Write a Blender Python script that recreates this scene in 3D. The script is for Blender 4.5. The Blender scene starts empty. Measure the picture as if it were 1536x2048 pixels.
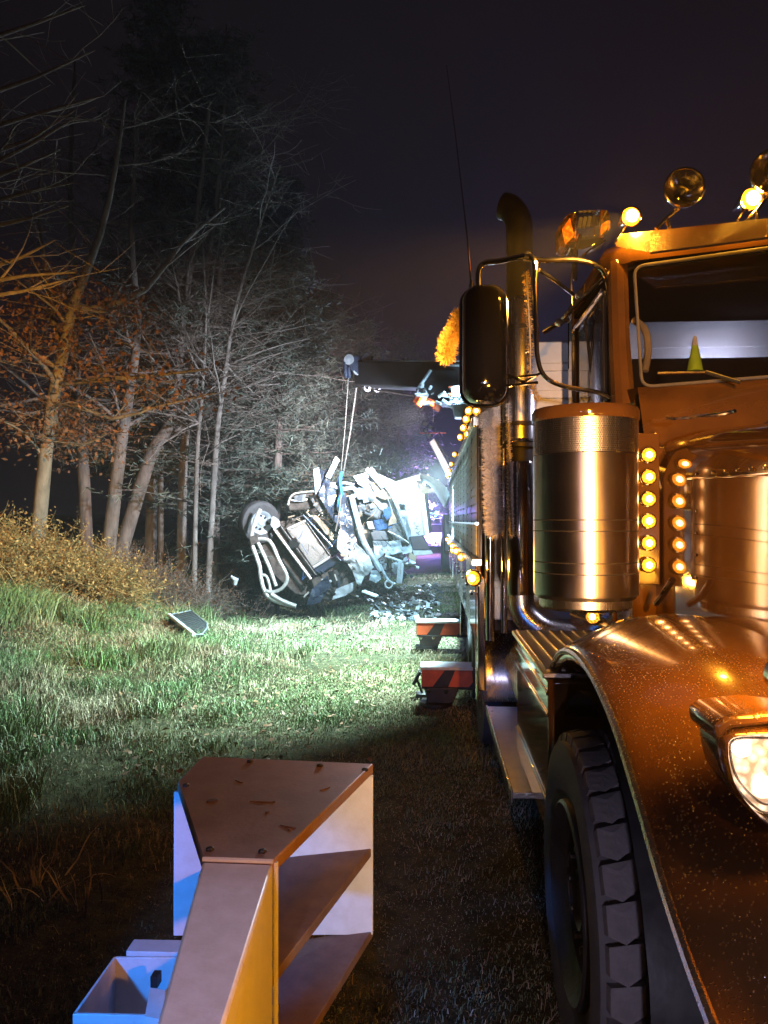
import bpy, bmesh, math, random
import numpy as np
from mathutils import Vector, Matrix
random.seed(7); rng = np.random.default_rng(7)
R = math.radians
scn = bpy.context.scene
col = scn.collection

# ------------------------------------------------------------------ camera
CAMZ = 1.7; FPX = 1500.0
YAW = math.atan(97 / FPX); PITCH = math.atan(17 / FPX)
cam_d = bpy.data.cameras.new('camera'); cam = bpy.data.objects.new('camera', cam_d); col.objects.link(cam)
cam.location = (0, 0, CAMZ); cam.rotation_euler = (math.pi / 2 + PITCH, 0, YAW)
cam_d.sensor_fit = 'VERTICAL'; cam_d.sensor_height = 36; cam_d.lens = 36 * FPX / 2048
cam_d.clip_start = 0.05; cam_d.clip_end = 2000
scn.camera = cam
_M = cam.rotation_euler.to_matrix()
def P(px, py, Y):
    """world point on the photograph's ray (px,py) at distance Y along the truck's axis"""
    d = _M @ Vector(((px - 768) / FPX, (1024 - py) / FPX, -1))
    return Vector((0, 0, CAMZ)) + d * (Y / d.y)

# ------------------------------------------------------------------ world, exposure
w = bpy.data.worlds.new('World'); scn.world = w; w.use_nodes = True
nt = w.node_tree; bg = nt.nodes['Background']; out = nt.nodes['World Output']
sky = nt.nodes.new('ShaderNodeTexSky'); sky.sky_type = 'NISHITA'; sky.sun_disc = False
sky.sun_elevation = R(-6); sky.sun_rotation = R(200)
nt.links.new(sky.outputs[0], bg.inputs[0]); bg.inputs[1].default_value = 0.03
bg2 = nt.nodes.new('ShaderNodeBackground'); bg2.inputs[0].default_value = (1.0, 0.72, 0.95, 1); bg2.inputs[1].default_value = 0.0040
add = nt.nodes.new('ShaderNodeAddShader')
nt.links.new(bg.outputs[0], add.inputs[0]); nt.links.new(bg2.outputs[0], add.inputs[1]); nt.links.new(add.outputs[0], out.inputs[0])
scn.view_settings.view_transform = 'Standard'; scn.view_settings.look = 'None'
scn.view_settings.exposure = 0.45; scn.view_settings.gamma = 1
scn.cycles.use_denoising = True
scn.cycles.use_adaptive_sampling = True; scn.cycles.adaptive_threshold = 0.02
scn.cycles.max_bounces = 6; scn.cycles.volume_bounces = 0; scn.cycles.diffuse_bounces = 2; scn.cycles.glossy_bounces = 4; scn.cycles.transparent_max_bounces = 12
scn.cycles.sample_clamp_indirect = 4.0
scn.cycles.caustics_reflective = False; scn.cycles.caustics_refractive = False

def light(name, kind, loc, target, power, color, size=0.05, spot=80, blend=0.6):
    d = bpy.data.lights.new(name, kind); d.energy = power; d.color = color
    if kind in ('POINT', 'SPOT'): d.shadow_soft_size = size
    if kind == 'AREA': d.shape = 'RECTANGLE'; d.size = size; d.size_y = size * 0.5
    if kind == 'SPOT': d.spot_size = R(spot); d.spot_blend = blend
    o = bpy.data.objects.new(name, d); col.objects.link(o); o.location = loc
    if target is not None:
        o.rotation_euler = (Vector(target) - Vector(loc)).to_track_quat('-Z', 'Y').to_euler()
    return o
COOL = (0.46, 0.80, 1.0); TEAL = (0.58, 0.93, 0.90); AMB = (1.0, 0.40, 0.03); HAZE = 0.0018
# moonless night: the faintest sun stands in for the sky's last light
sun = light('sun', 'SUN', (0, 0, 30), (10, -25, 0), 0.002, (0.7, 0.7, 1.0)); sun.data.angle = R(12)
# work floods on the recovery truck (side of the bed and boom turret), with added spots
light('bed_flood_front', 'SPOT', (0.16, 7.6, 2.3), (-2.8, 8.2, 0), 4200, TEAL, 0.08, 122, 0.8)
light('bed_flood_rear', 'SPOT', (0.16, 10.6, 2.5), (-1.0, 11.0, 0), 6200, (0.52, 0.90, 1.0), 0.08, 94, 0.8)
light('turret_flood_wreck', 'SPOT', (-0.1, 12.0, 3.2), (-1.6, 16.0, 0.7), 1000, COOL, 0.12, 84, 0.5)
light('tackle_lamp', 'POINT', P(912, 782, 10.75), None, 34, COOL, 0.04)
light('added_trailer_spot', 'SPOT', (-0.1, 12.1, 3.2), (-0.62, 20.0, 1.3), 2800, COOL, 0.12, 22, 0.4)  # extra spot added to whiten the trailer's front wall
light('added_far_woods_spot', 'SPOT', (-0.2, 12.2, 3.4), (-3.6, 25.0, 4.2), 3600, (0.95, 0.82, 0.88), 0.12, 52, 0.9)  # extra spot added to lift the far trees out of the dark
light('added_boom_spot', 'SPOT', (0.1, 9.8, 3.1), (-1.3, 14.0, 4.35), 150, (0.5, 0.7, 1.0), 0.06, 36, 0.6)  # added spot that picks out the boom head in blue
light('added_undergrowth_amber', 'SPOT', (0.0, 11.2, 3.5), (-4.8, 20.5, 1.2), 900, (1.0, 0.42, 0.08), 0.05, 50, 0.8)  # added amber spot that warms the undergrowth behind the wreck
light('turret_flood_woods', 'SPOT', (-0.1, 11.6, 3.4), (-6.0, 18.0, 2.6), 3000, (0.76, 0.86, 1.0), 0.12, 84, 0.9)
# flashing amber lamps of the truck
light('roof_amber', 'POINT', P(1262, 433, 3.3), None, 30, AMB, 0.04)
light('roof_amber_second', 'POINT', P(1503, 398, 3.2), None, 20, AMB, 0.04)
light('roof_amber_beam', 'SPOT', P(1262, 433, 3.28), (-6.4, 11, 1.9), 5200, (1.0, 0.45, 0.06), 0.04, 46, 0.8)
light('side_amber', 'POINT', (0.12, 4.7, 1.4), None, 14, AMB, 0.03)
light('turn_amber', 'SPOT', P(1600, 1330, 1.34), (0.95, 2.4, 1.45), 170, AMB, 0.14, 160, 1.0)

# lamps of the vehicle the photographer stands beside (behind the camera), and added lights
light('added_amber_veil', 'SPOT', (0.45, -1.3, 2.35), (1.35, 2.7, 1.75), 1150, (1.0, 0.37, 0.008), 0.06, 38, 0.8)  # added spot turning the truck's front orange like a flare veil
light('service_amber', 'SPOT', (0.75, 0.62, 1.08), (-0.30, 1.45, 0.78), 62, (1, .37, .01), 0.04, 64, 0.5)
light('service_lavender', 'POINT', (-0.42, 0.0, 1.95), None, 4, (0.62, 0.58, 1.0), 0.06)
light('service_lavender_beam', 'SPOT', (-0.42, 0.25, 2.2), (-0.38, 1.10, 1.0), 34, (0.62, 0.56, 1.0), 0.05, 34, 0.8)
light('service_cool', 'SPOT', (0.30, 0.1, 0.95), (-0.18, 2.1, 0.75), 50, (0.25, 0.75, 1.0), 0.03, 18, 0.2)
light('service_low', 'SPOT', (0.15, -0.4, 0.85), (0.72, 2.0, 0.45), 70, (0.75, 0.68, 1.0), 0.05, 36, 0.6)
light('service_blue', 'SPOT', (-1.3, 0.9, 1.0), (-0.80, 2.05, 0.55), 105, (0.03, 0.25, 1.0), 0.04, 46, 0.3)
light('service_white', 'SPOT', (0.42, -2.4, 1.62), (0.82, 4.0, 2.0), 700, (1.0, 0.82, 0.76), 0.07, 19, 0.5)
light('added_cab_back_light', 'POINT', (1.75, 4.58, 2.60), None, 16, (0.72, 0.72, 1.0), 0.05)  # unseen light added for the pale band behind the windshield
for yy in (7.2, 10.25, 12.3): light('added_panel_light', 'SPOT', (-0.12, yy, 0.30), (0.42, yy + 0.5, 2.0), 130, (0.5, 0.85, 1.0), 0.04, 110, 0.6)  # unseen lights added to brighten the bed's side panels from below
light('crane_work', 'SPOT', P(903, 952, 23.0) + Vector((0, -0.25, 0)), P(820, 1100, 18), 2600, (0.6, 0.8, 1), 0.12, 150, 0.6)
light('police_blue', 'POINT', P(866, 1020, 37), None, 4000, (0.18, 0.16, 1.0), 0.1)
light('police_pink', 'POINT', P(850, 1015, 37), None, 2500, (0.9, 0.35, 1.0), 0.1)

# ------------------------------------------------------------------ materials
MATS = {}
def _new(name):
    m = bpy.data.materials.new(name); m.use_nodes = True; MATS[name] = m
    return m, m.node_tree, m.node_tree.nodes['Principled BSDF']
def mat(name, base, rough=0.5, metal=0.0, var=0.25, vscale=6.0, bump=0.0, bscale=40.0, coat=0.0, stretch=None,
        base2=None, rvar=0.12, spec=0.5, island=0.0, drops=None, aniso=0.0):
    m, t, b = _new(name); N = t.nodes; L = t.links
    tc = N.new('ShaderNodeTexCoord'); mp = N.new('ShaderNodeMapping')
    if stretch: mp.inputs['Scale'].default_value = stretch
    L.new(tc.outputs['Object'], mp.inputs[0])
    n = N.new('ShaderNodeTexNoise'); n.inputs['Scale'].default_value = vscale; n.inputs['Detail'].default_value = 6; n.inputs['Roughness'].default_value = 0.62
    L.new(mp.outputs[0], n.inputs['Vector'])
    cr = N.new('ShaderNodeValToRGB')
    b2 = base2 if base2 else tuple(c * (1 - var) for c in base)
    cr.color_ramp.elements[0].position = 0.36; cr.color_ramp.elements[0].color = (*b2, 1)
    cr.color_ramp.elements[1].position = 0.64; cr.color_ramp.elements[1].color = (*base, 1)
    L.new(n.outputs['Fac'], cr.inputs[0])
    src = cr.outputs[0]
    if island > 0:
        g = N.new('ShaderNodeNewGeometry'); hs = N.new('ShaderNodeHueSaturation')
        mr = N.new('ShaderNodeMapRange'); mr.inputs[3].default_value = 1 - island; mr.inputs[4].default_value = 1 + island
        L.new(g.outputs['Random Per Island'], mr.inputs[0]); L.new(mr.outputs[0], hs.inputs['Value']); L.new(src, hs.inputs['Color']); src = hs.outputs[0]
    L.new(src, b.inputs['Base Color'])
    mr = N.new('ShaderNodeMapRange'); mr.inputs[3].default_value = max(0.02, rough - rvar); mr.inputs[4].default_value = min(1, rough + rvar)
    L.new(n.outputs['Fac'], mr.inputs[0]); L.new(mr.outputs[0], b.inputs['Roughness'])
    b.inputs['Metallic'].default_value = metal; b.inputs['Coat Weight'].default_value = coat; b.inputs['Coat Roughness'].default_value = 0.05
    b.inputs['Specular IOR Level'].default_value = spec
    if bump > 0:
        n2 = N.new('ShaderNodeTexNoise'); n2.inputs['Scale'].default_value = bscale; n2.inputs['Detail'].default_value = 5
        L.new(mp.outputs[0], n2.inputs['Vector'])
        bp = N.new('ShaderNodeBump'); bp.inputs['Strength'].default_value = bump; bp.inputs['Distance'].default_value = 0.01
        L.new(n2.outputs['Fac'], bp.inputs['Height']); L.new(bp.outputs[0], b.inputs['Normal'])
    if drops:   # dew beads standing on the paint
        v = N.new('ShaderNodeTexVoronoi'); v.inputs['Scale'].default_value = drops; L.new(tc.outputs['Object'], v.inputs['Vector'])
        mr2 = N.new('ShaderNodeMapRange'); mr2.interpolation_type = 'SMOOTHSTEP'; mr2.inputs[1].default_value = 0.40; mr2.inputs[2].default_value = 0.12; L.new(v.outputs['Distance'], mr2.inputs[0])
        bp = N.new('ShaderNodeBump'); bp.inputs['Strength'].default_value = 0.6; bp.inputs['Distance'].default_value = 0.003
        sx = N.new('ShaderNodeSeparateColor'); L.new(v.outputs['Color'], sx.inputs[0]); gt = N.new('ShaderNodeMath'); gt.operation = 'GREATER_THAN'; gt.inputs[1].default_value = 0.62; L.new(sx.outputs[0], gt.inputs[0])
        mu = N.new('ShaderNodeMath'); mu.operation = 'MULTIPLY'; L.new(gt.outputs[0], mu.inputs[0]); L.new(mr2.outputs[0], mu.inputs[1])
        L.new(mu.outputs[0], bp.inputs['Height']); L.new(bp.outputs[0], b.inputs['Normal']); L.new(bp.outputs[0], b.inputs['Coat Normal'])
    if aniso:
        b.inputs['Anisotropic'].default_value = aniso; b.inputs['Anisotropic Rotation'].default_value = 0.25
        tg = N.new('ShaderNodeTangent'); tg.direction_type = 'RADIAL'; tg.axis = 'Z'; L.new(tg.outputs[0], b.inputs['Tangent'])
    return m
def emit(name, color, strength, facets=0):
    m, t, b = _new(name); N = t.nodes; L = t.links
    b.inputs['Base Color'].default_value = (*[min(1, c * 0.8) for c in color], 1); b.inputs['Roughness'].default_value = 0.15
    b.inputs['Emission Color'].default_value = (*color, 1); b.inputs['Emission Strength'].default_value = strength
    if facets:
        tc = N.new('ShaderNodeTexCoord'); v = N.new('ShaderNodeTexVoronoi'); v.inputs['Scale'].default_value = facets
        L.new(tc.outputs['Object'], v.inputs['Vector'])
        mr = N.new('ShaderNodeMapRange'); mr.inputs[2].default_value = 0.7; mr.inputs[3].default_value = strength * 1.5; mr.inputs[4].default_value = strength * 0.25
        L.new(v.outputs['Distance'], mr.inputs[0]); L.new(mr.outputs[0], b.inputs['Emission Strength'])
    return m
def glass(name, tint, gloss=0.12, rough=0.02):
    m, t, b = _new(name); N = t.nodes; L = t.links
    tr = N.new('ShaderNodeBsdfTransparent'); tr.inputs[0].default_value = (*tint, 1)
    gl = N.new('ShaderNodeBsdfGlossy'); gl.inputs['Roughness'].default_value = rough
    lw = N.new('ShaderNodeLayerWeight'); lw.inputs[0].default_value = 0.35
    mr = N.new('ShaderNodeMapRange'); mr.inputs[3].default_value = gloss; mr.inputs[4].default_value = 0.9
    L.new(lw.outputs['Fresnel'], mr.inputs[0])
    mx = N.new('ShaderNodeMixShader'); L.new(mr.outputs[0], mx.inputs[0]); L.new(tr.outputs[0], mx.inputs[1]); L.new(gl.outputs[0], mx.inputs[2])
    L.new(mx.outputs[0], N['Material Output'].inputs[0])
    return m
paint_black = mat('black_gloss_flare_tint', (0.075, 0.034, 0.010), 0.09, 0.0, 0.3, 5, coat=0.8, rvar=0.06)  # black paint, its base browned to carry the orange flare veil
paint_visor = mat('fine_dew_paint', (0.10, 0.05, 0.024), 0.3, 0.1, 0.25, 5, coat=0.8, drops=420.0)
paint_flake = mat('dewy_flare_tint', (0.075, 0.033, 0.011), 0.18, 0.1, 0.25, 5, coat=0.8, drops=170.0)  # flare veil put into the brown base; the dew beads are relief
chrome = mat('chrome', (0.72, 0.68, 0.66), 0.10, 1.0, 0.12, 9, rvar=0.06)
brushed = mat('brushed_stainless', (0.70, 0.66, 0.63), 0.26, 1.0, 0.10, 4, bump=0.05, bscale=30, stretch=(30, 30, 0.6), rvar=0.07)
cylinder_steel = mat('spun_stainless', (0.74, 0.68, 0.65), 0.30, 1.0, 0.10, 5, rvar=0.06, aniso=0.75)
stack_black = mat('sooty_black_pipe', (0.008, 0.007, 0.007), 0.6, 0.0, 0.4, 8, bump=0.1)
dark_metal = mat('dark_metal', (0.05, 0.045, 0.042), 0.45, 0.6, 0.4, 8, bump=0.15, bscale=60)
rubber = mat('tyre_rubber', (0.060, 0.055, 0.058), 0.75, 0, 0.35, 14, bump=0.25, bscale=90)
rubber_dust = mat('dusty_tread_rubber', (0.12, 0.11, 0.115), 0.85, 0, 0.45, 9, bump=0.3, bscale=70)
black_plastic = mat('black_plastic', (0.02, 0.02, 0.02), 0.35, 0, 0.3, 10, bump=0.05)
glossy_black = mat('mirror_shell_black', (0.012, 0.011, 0.011), 0.08, 0.3, 0.2, 6, coat=1.0, rvar=0.04)
tread_plate = mat('aluminium_tread_plate', (0.55, 0.52, 0.48), 0.32, 1.0, 0.2, 12, bump=0.3, bscale=55)
white_paint = mat('worn_white_paint', (0.56, 0.55, 0.56), 0.42, 0, 0.2, 26, bump=0.05, bscale=120, base2=(0.50, 0.48, 0.47))
plate_brown = mat('brown_top_plate', (0.26, 0.155, 0.115), 0.5, 0, 0.2, 12, bump=0.06, bscale=90, base2=(0.20, 0.105, 0.07))  # mottled brown, darker than the white arm
shelf_shade = mat('shelf_shade_brown', (0.17, 0.10, 0.075), 0.7, 0, 0.2, 14, bump=0.1, bscale=70, base2=(0.11, 0.06, 0.045))  # shade of the shelf interior put into the colour
rust = mat('rust_stain', (0.16, 0.07, 0.03), 0.85, 0, 0.5, 25, bump=0.2)
pale_panel = mat('pale_painted_panel', (0.58, 0.60, 0.62), 0.42, 0, 0.2, 4, bump=0.05)
navy = mat('dark_blue_body_paint', (0.035, 0.045, 0.075), 0.35, 0.1, 0.35, 5, bump=0.1, coat=0.3)
wreck_white = mat('scraped_white_body', (0.52, 0.54, 0.55), 0.5, 0, 0.3, 8, bump=0.35, bscale=14, base2=(0.38, 0.39, 0.40))
wreck_silver = mat('silver_blue_body', (0.44, 0.49, 0.54), 0.45, 0.15, 0.35, 7, bump=0.3, bscale=16, base2=(0.26, 0.30, 0.34))
wreck_grey = mat('grey_interior_plastic', (0.16, 0.17, 0.19), 0.65, 0, 0.4, 7, bump=0.25, bscale=20)
wreck_tan = mat('tan_headliner', (0.34, 0.27, 0.19), 0.8, 0, 0.3, 9, bump=0.2)
wreck_blue = mat('blue_cloth', (0.04, 0.12, 0.32), 0.8, 0, 0.4, 9, bump=0.3)
grimy = mat('grimy_underbody', (0.12, 0.095, 0.08), 0.8, 0.2, 0.6, 10, bump=0.5, bscale=25)
steel_pipe = mat('scuffed_steel_pipe', (0.66, 0.62, 0.56), 0.4, 0.3, 0.3, 10, bump=0.1)
radiator_m = mat('radiator_fins', (0.42, 0.39, 0.36), 0.5, 0.6, 0.35, 50, bump=0.5, bscale=160, stretch=(1, 1, 1))
red_orange = mat('red_orange_reflective', (0.62, 0.10, 0.03), 0.5, 0, 0.25, 12)
white_tape = mat('white_edge', (0.66, 0.66, 0.66), 0.5, 0, 0.2, 12)
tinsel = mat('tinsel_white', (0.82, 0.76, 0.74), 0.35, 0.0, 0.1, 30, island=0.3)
tinsel_amber_tint = mat('tinsel_amber_tint', (0.80, 0.52, 0.2), 0.3, 0.2, 0.2, 30, island=0.3)  # amber lamplight put into the tinsel's colour
bark = mat('bark_grey', (0.17, 0.14, 0.125), 0.9, 0, 0.5, 9, bump=0.6, bscale=30, stretch=(1, 1, 0.25))
bark_pale = mat('bark_pale', (0.22, 0.19, 0.17), 0.9, 0, 0.5, 7, bump=0.5, bscale=24, stretch=(1, 1, 0.4))
twig_m = mat('twigs', (0.19, 0.15, 0.125), 0.9, 0, 0.4, 5, island=0.3)
leaf_brown = mat('dry_oak_leaves', (0.17, 0.075, 0.035), 0.75, 0, 0.45, 8, island=0.45)
needle_m = mat('pine_needles', (0.105, 0.125, 0.100), 0.7, 0, 0.4, 2, island=0.4)
brush_m = mat('dry_brush', (0.24, 0.15, 0.05), 0.8, 0, 0.45, 3, island=0.45)
grass_m = mat('grass_blades', (0.075, 0.135, 0.040), 0.6, 0, 0.4, 1.6, island=0.6, base2=(0.15, 0.145, 0.07))
straw_m = mat('straw_blades', (0.34, 0.28, 0.18), 0.7, 0, 0.4, 3, island=0.5, base2=(0.16, 0.09, 0.05))
soil = mat('soil_and_thatch', (0.060, 0.055, 0.028), 0.97, 0, 0.6, 9, bump=1.0, bscale=40, base2=(0.022, 0.020, 0.010), spec=0.1)
asphalt = mat('gravel_shoulder', (0.050, 0.045, 0.042), 0.9, 0, 0.5, 20, bump=0.9, bscale=90)
cable_m = mat('wire_rope', (0.30, 0.28, 0.26), 0.5, 0.7, 0.2, 60)
strap_m = mat('blue_strap', (0.03, 0.22, 0.62), 0.7, 0, 0.2, 20)
amber_hot = emit('amber_lamp_bright', (1.0, 0.33, 0.02), 2.6, 130)
amber_lit = emit('amber_lamp_lit', (1.0, 0.36, 0.025), 2.4, 90)
amber_dim = emit('amber_lamp_dim', (1.0, 0.36, 0.03), 1.6, 50)
head_em = emit('headlamp_lit', (1.0, 0.80, 0.60), 9.0, 30)
head_soft = emit('headlamp_bowl_glow', (1.0, 0.66, 0.42), 2.6, 60)
amber_core = emit('amber_bulb_core', (1.0, 0.72, 0.30), 9.0)
white_em = emit('work_lamp_lit', (0.75, 0.88, 1.0), 30.0)
blue_em = emit('blue_beacon_lit', (0.10, 0.30, 1.0), 14.0)
pink_em = emit('pink_beacon_lit', (1.0, 0.55, 0.60), 16.0)
windshield_g = glass('windshield_glass', (0.80, 0.80, 0.80), 0.10)
lens_clear = glass('clear_lens', (0.92, 0.92, 0.92), 0.16, 0.05)
fluted = mat('fluted_lens', (0.10, 0.14, 0.24), 0.2, 0.2, 0.3, 30, coat=1.0)
fitting = mat('galvanised_fitting', (0.42, 0.44, 0.48), 0.45, 0.25, 0.3, 10, bump=0.1)
headliner_m = mat('dark_headliner', (0.02, 0.016, 0.015), 0.95, 0, 0.2, 10, spec=0.0)
matte_dark = mat('matte_dark_paint', (0.035, 0.032, 0.034), 0.6, 0.1, 0.4, 8, bump=0.1)
lens_amber = glass('amber_lens', (1.0, 0.52, 0.10), 0.12, 0.1)
lime = mat('lime_green', (0.38, 0.62, 0.03), 0.6, 0, 0.2, 10)

# ------------------------------------------------------------------ mesh helpers
class MB:
    def __init__(s): s.v = []; s.f = []
    def add(s, vs, fs):
        o = len(s.v); s.v += [tuple(v) for v in vs]; s.f += [tuple(i + o for i in f) for f in fs]; return s
    def box(s, c, size, rot=None):
        x, y, z = (d / 2 for d in size)
        vs = [Vector((a * x, b * y, d * z)) for d in (-1, 1) for a, b in ((-1, -1), (1, -1), (1, 1), (-1, 1))]
        if rot is not None:
            m = rot if isinstance(rot, Matrix) else Matrix.Rotation(rot[2], 3, 'Z') @ Matrix.Rotation(rot[1], 3, 'Y') @ Matrix.Rotation(rot[0], 3, 'X')
            vs = [m @ v for v in vs]
        c = Vector(c)
        return s.add([v + c for v in vs], [(0, 3, 2, 1), (4, 5, 6, 7), (0, 1, 5, 4), (1, 2, 6, 5), (2, 3, 7, 6), (3, 0, 4, 7)])
    def prism(s, pts, vec):
        n = len(pts); vec = Vector(vec); pts = [Vector(p) for p in pts]
        return s.add(pts + [p + vec for p in pts], [tuple(range(n))[::-1], tuple(range(n, 2 * n))] + [(i, (i + 1) % n, n + (i + 1) % n, n + i) for i in range(n)])
    def tube(s, pts, r, n=8, cap=True):
        pts = [Vector(p) for p in pts]; k = len(pts); rs = r if hasattr(r, '__len__') else [r] * k
        vs = []; up = None
        for i, p in enumerate(pts):
            t = (pts[min(i + 1, k - 1)] - pts[max(i - 1, 0)]).normalized()
            if up is None:
                a = Vector((0, 0, 1)) if abs(t.z) < 0.9 else Vector((1, 0, 0)); up = (a - t * a.dot(t)).normalized()
            else:
                up = (up - t * up.dot(t)).normalized()
            b = t.cross(up)
            vs += [p + (up * math.cos(2 * math.pi * j / n) + b * math.sin(2 * math.pi * j / n)) * rs[i] for j in range(n)]
        fs = [(i * n + j, i * n + (j + 1) % n, (i + 1) * n + (j + 1) % n, (i + 1) * n + j) for i in range(k - 1) for j in range(n)]
        if cap: fs += [tuple(range(n))[::-1], tuple(range((k - 1) * n, k * n))]
        return s.add(vs, fs)
    def lathe(s, prof, c=(0, 0, 0), axis=(0, 0, 1), n=32, a0=0.0, a1=2 * math.pi):
        ax = Vector(axis).normalized(); a = Vector((1, 0, 0)) if abs(ax.x) < 0.9 else Vector((0, 1, 0))
        u = (a - ax * a.dot(ax)).normalized(); w_ = ax.cross(u); c = Vector(c); full = abs(a1 - a0 - 2 * math.pi) < 1e-6
        m = n if full else n + 1; vs = []
        for r, h in prof:
            for j in range(m):
                t = a0 + (a1 - a0) * j / n; vs.append(c + ax * h + (u * math.cos(t) + w_ * math.sin(t)) * r)
        k = len(prof); fs = []
        for i in range(k - 1):
            for j in range(n):
                j2 = (j + 1) % m if full else j + 1
                fs.append((i * m + j, i * m + j2, (i + 1) * m + j2, (i + 1) * m + j))
        return s.add(vs, fs)
    def build(s, name, m, parent=None, smooth=True, bevel=0.0, angle=35, world=True):
        me = bpy.data.meshes.new(name); me.from_pydata(s.v, [], s.f)
        o = bpy.data.objects.new(name, me); col.objects.link(o)
        bm = bmesh.new(); bm.from_mesh(me); bmesh.ops.remove_doubles(bm, verts=bm.verts, dist=1e-5); bmesh.ops.recalc_face_normals(bm, faces=bm.faces); bm.to_mesh(me); bm.free()
        finish(o, m, parent, smooth, bevel, angle)
        return o
def finish(o, m, parent, smooth=True, bevel=0.0, angle=35):
    me = o.data; me.materials.append(m)
    if smooth:
        me.polygons.foreach_set('use_smooth', [True] * len(me.polygons)); me.set_sharp_from_angle(angle=R(angle))
    if bevel:
        b = o.modifiers.new('bevel', 'BEVEL'); b.width = bevel; b.segments = 2; b.limit_method = 'ANGLE'; b.angle_limit = R(40)
def thing(name, label, cat, loc=(0, 0, 0), group=None):
    o = bpy.data.objects.new(name, None); col.objects.link(o); o.location = loc; o.empty_display_size = 0.1
    o['label'] = label; o['category'] = cat
    if group: o['group'] = group
    return o
def tag(o, label, cat, group=None, kind=None):
    o['label'] = label; o['category'] = cat
    if group: o['group'] = group
    if kind: o['kind'] = kind
    return o
def part(mb, name, m, parent, label=None, **k):
    o = mb.build(name, m, None, **k)
    set_parent(o, parent)
    if label: o['label'] = label
    return o
def set_parent(o, parent):
    o.parent = parent
    if parent.type == 'EMPTY': o.matrix_parent_inverse = Matrix.Translation(-Vector(parent.location))
def raw(name, v, f, m, smooth=False):
    me = bpy.data.meshes.new(name); v = np.asarray(v, np.float32)
    f = np.asarray(f, np.int32)
    me.vertices.add(len(v)); me.vertices.foreach_set('co', v.ravel())
    k = f.shape[1]; me.loops.add(f.size); me.loops.foreach_set('vertex_index', f.ravel())
    me.polygons.add(len(f)); me.polygons.foreach_set('loop_start', np.arange(len(f), dtype=np.int32) * k)
    me.update(calc_edges=True); me.validate()
    if smooth: me.polygons.foreach_set('use_smooth', [True] * len(me.polygons))
    o = bpy.data.objects.new(name, me); col.objects.link(o); me.materials.append(m); return o
def spline(pts, k=5):
    pts = [Vector(p) for p in pts]; o = []
    for i in range(len(pts) - 1):
        p0 = pts[max(i - 1, 0)]; p1 = pts[i]; p2 = pts[i + 1]; p3 = pts[min(i + 2, len(pts) - 1)]
        for j in range(k):
            t = j / k
            o.append(0.5 * ((2 * p1) + (p2 - p0) * t + (2 * p0 - 5 * p1 + 4 * p2 - p3) * t * t + (3 * p1 - p0 - 3 * p2 + p3) * t ** 3))
    o.append(pts[-1]); return o
def vnoise(x, y, seed=0):
    xi = np.floor(x).astype(np.int64); yi = np.floor(y).astype(np.int64); xf = x - xi; yf = y - yi
    def h(a, b):
        n = (a * 374761393 + b * 668265263 + seed * 974711) & 0x7fffffff; n = ((n ^ (n >> 13)) * 1274126177) & 0x7fffffff
        return ((n ^ (n >> 16)) & 0xffff) / 65535.0
    u = xf * xf * (3 - 2 * xf); v = yf * yf * (3 - 2 * yf)
    return (h(xi, yi) * (1 - u) + h(xi + 1, yi) * u) * (1 - v) + (h(xi, yi + 1) * (1 - u) + h(xi + 1, yi + 1) * u) * v

# ------------------------------------------------------------------ ground
XS = [-60, -20, -12, -8, -6.5, -5, -4, -3, -2, -1.0, 0.2]
ZN = [2.6, 2.3, 2.0, 1.55, 1.15, 0.52, 0.18, 0.03, 0.0, 0, 0]
ZF = [2.4, 2.0, 1.6, 1.05, 0.55, -0.1, -0.50, -0.52, -0.22, -0.04, 0]
def gz(x, y):
    x = np.asarray(x, float); y = np.asarray(y, float)
    t = np.clip((y - 10) / 6, 0, 1); t = t * t * (3 - 2 * t)
    z = np.interp(x, XS, ZN) * (1 - t) + np.interp(x, XS, ZF) * t
    a = np.clip((0.1 - x) / 1.5, 0, 1)
    return z + a * (0.10 * (vnoise(x * 0.9, y * 0.9, 1) - 0.5) + 0.07 * (vnoise(x * 2.7, y * 2.7, 2) - 0.5))
gx = np.concatenate([np.linspace(-400, -22, 12), np.linspace(-20, 0.95, 156)]); gy = np.concatenate([np.linspace(-60, -2, 8), np.linspace(-1, 34, 200), np.linspace(36, 600, 14)])
GX, GY = np.meshgrid(gx, gy); GZ = gz(GX, GY)
nx = len(gx); ny = len(gy); idx = np.arange(nx * ny).reshape(ny, nx)
F = np.stack([idx[:-1, :-1], idx[:-1, 1:], idx[1:, 1:], idx[1:, :-1]], -1).reshape(-1, 4)
o = raw('grass_verge', np.stack([GX, GY, GZ], -1).reshape(-1, 3), F, soil, True); o['kind'] = 'structure'
o = MB().add([(0.2, -60, -0.012), (400, -60, -0.012), (400, 600, -0.012), (0.2, 600, -0.012)], [(0, 1, 2, 3)]).build('road_shoulder', asphalt); o['kind'] = 'structure'
o = MB().add([(3.6, -60, -0.004), (3.75, -60, -0.004), (3.75, 600, -0.004), (3.6, 600, -0.004)], [(0, 1, 2, 3)]).build('edge_line', white_tape); o['kind'] = 'structure'

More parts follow.
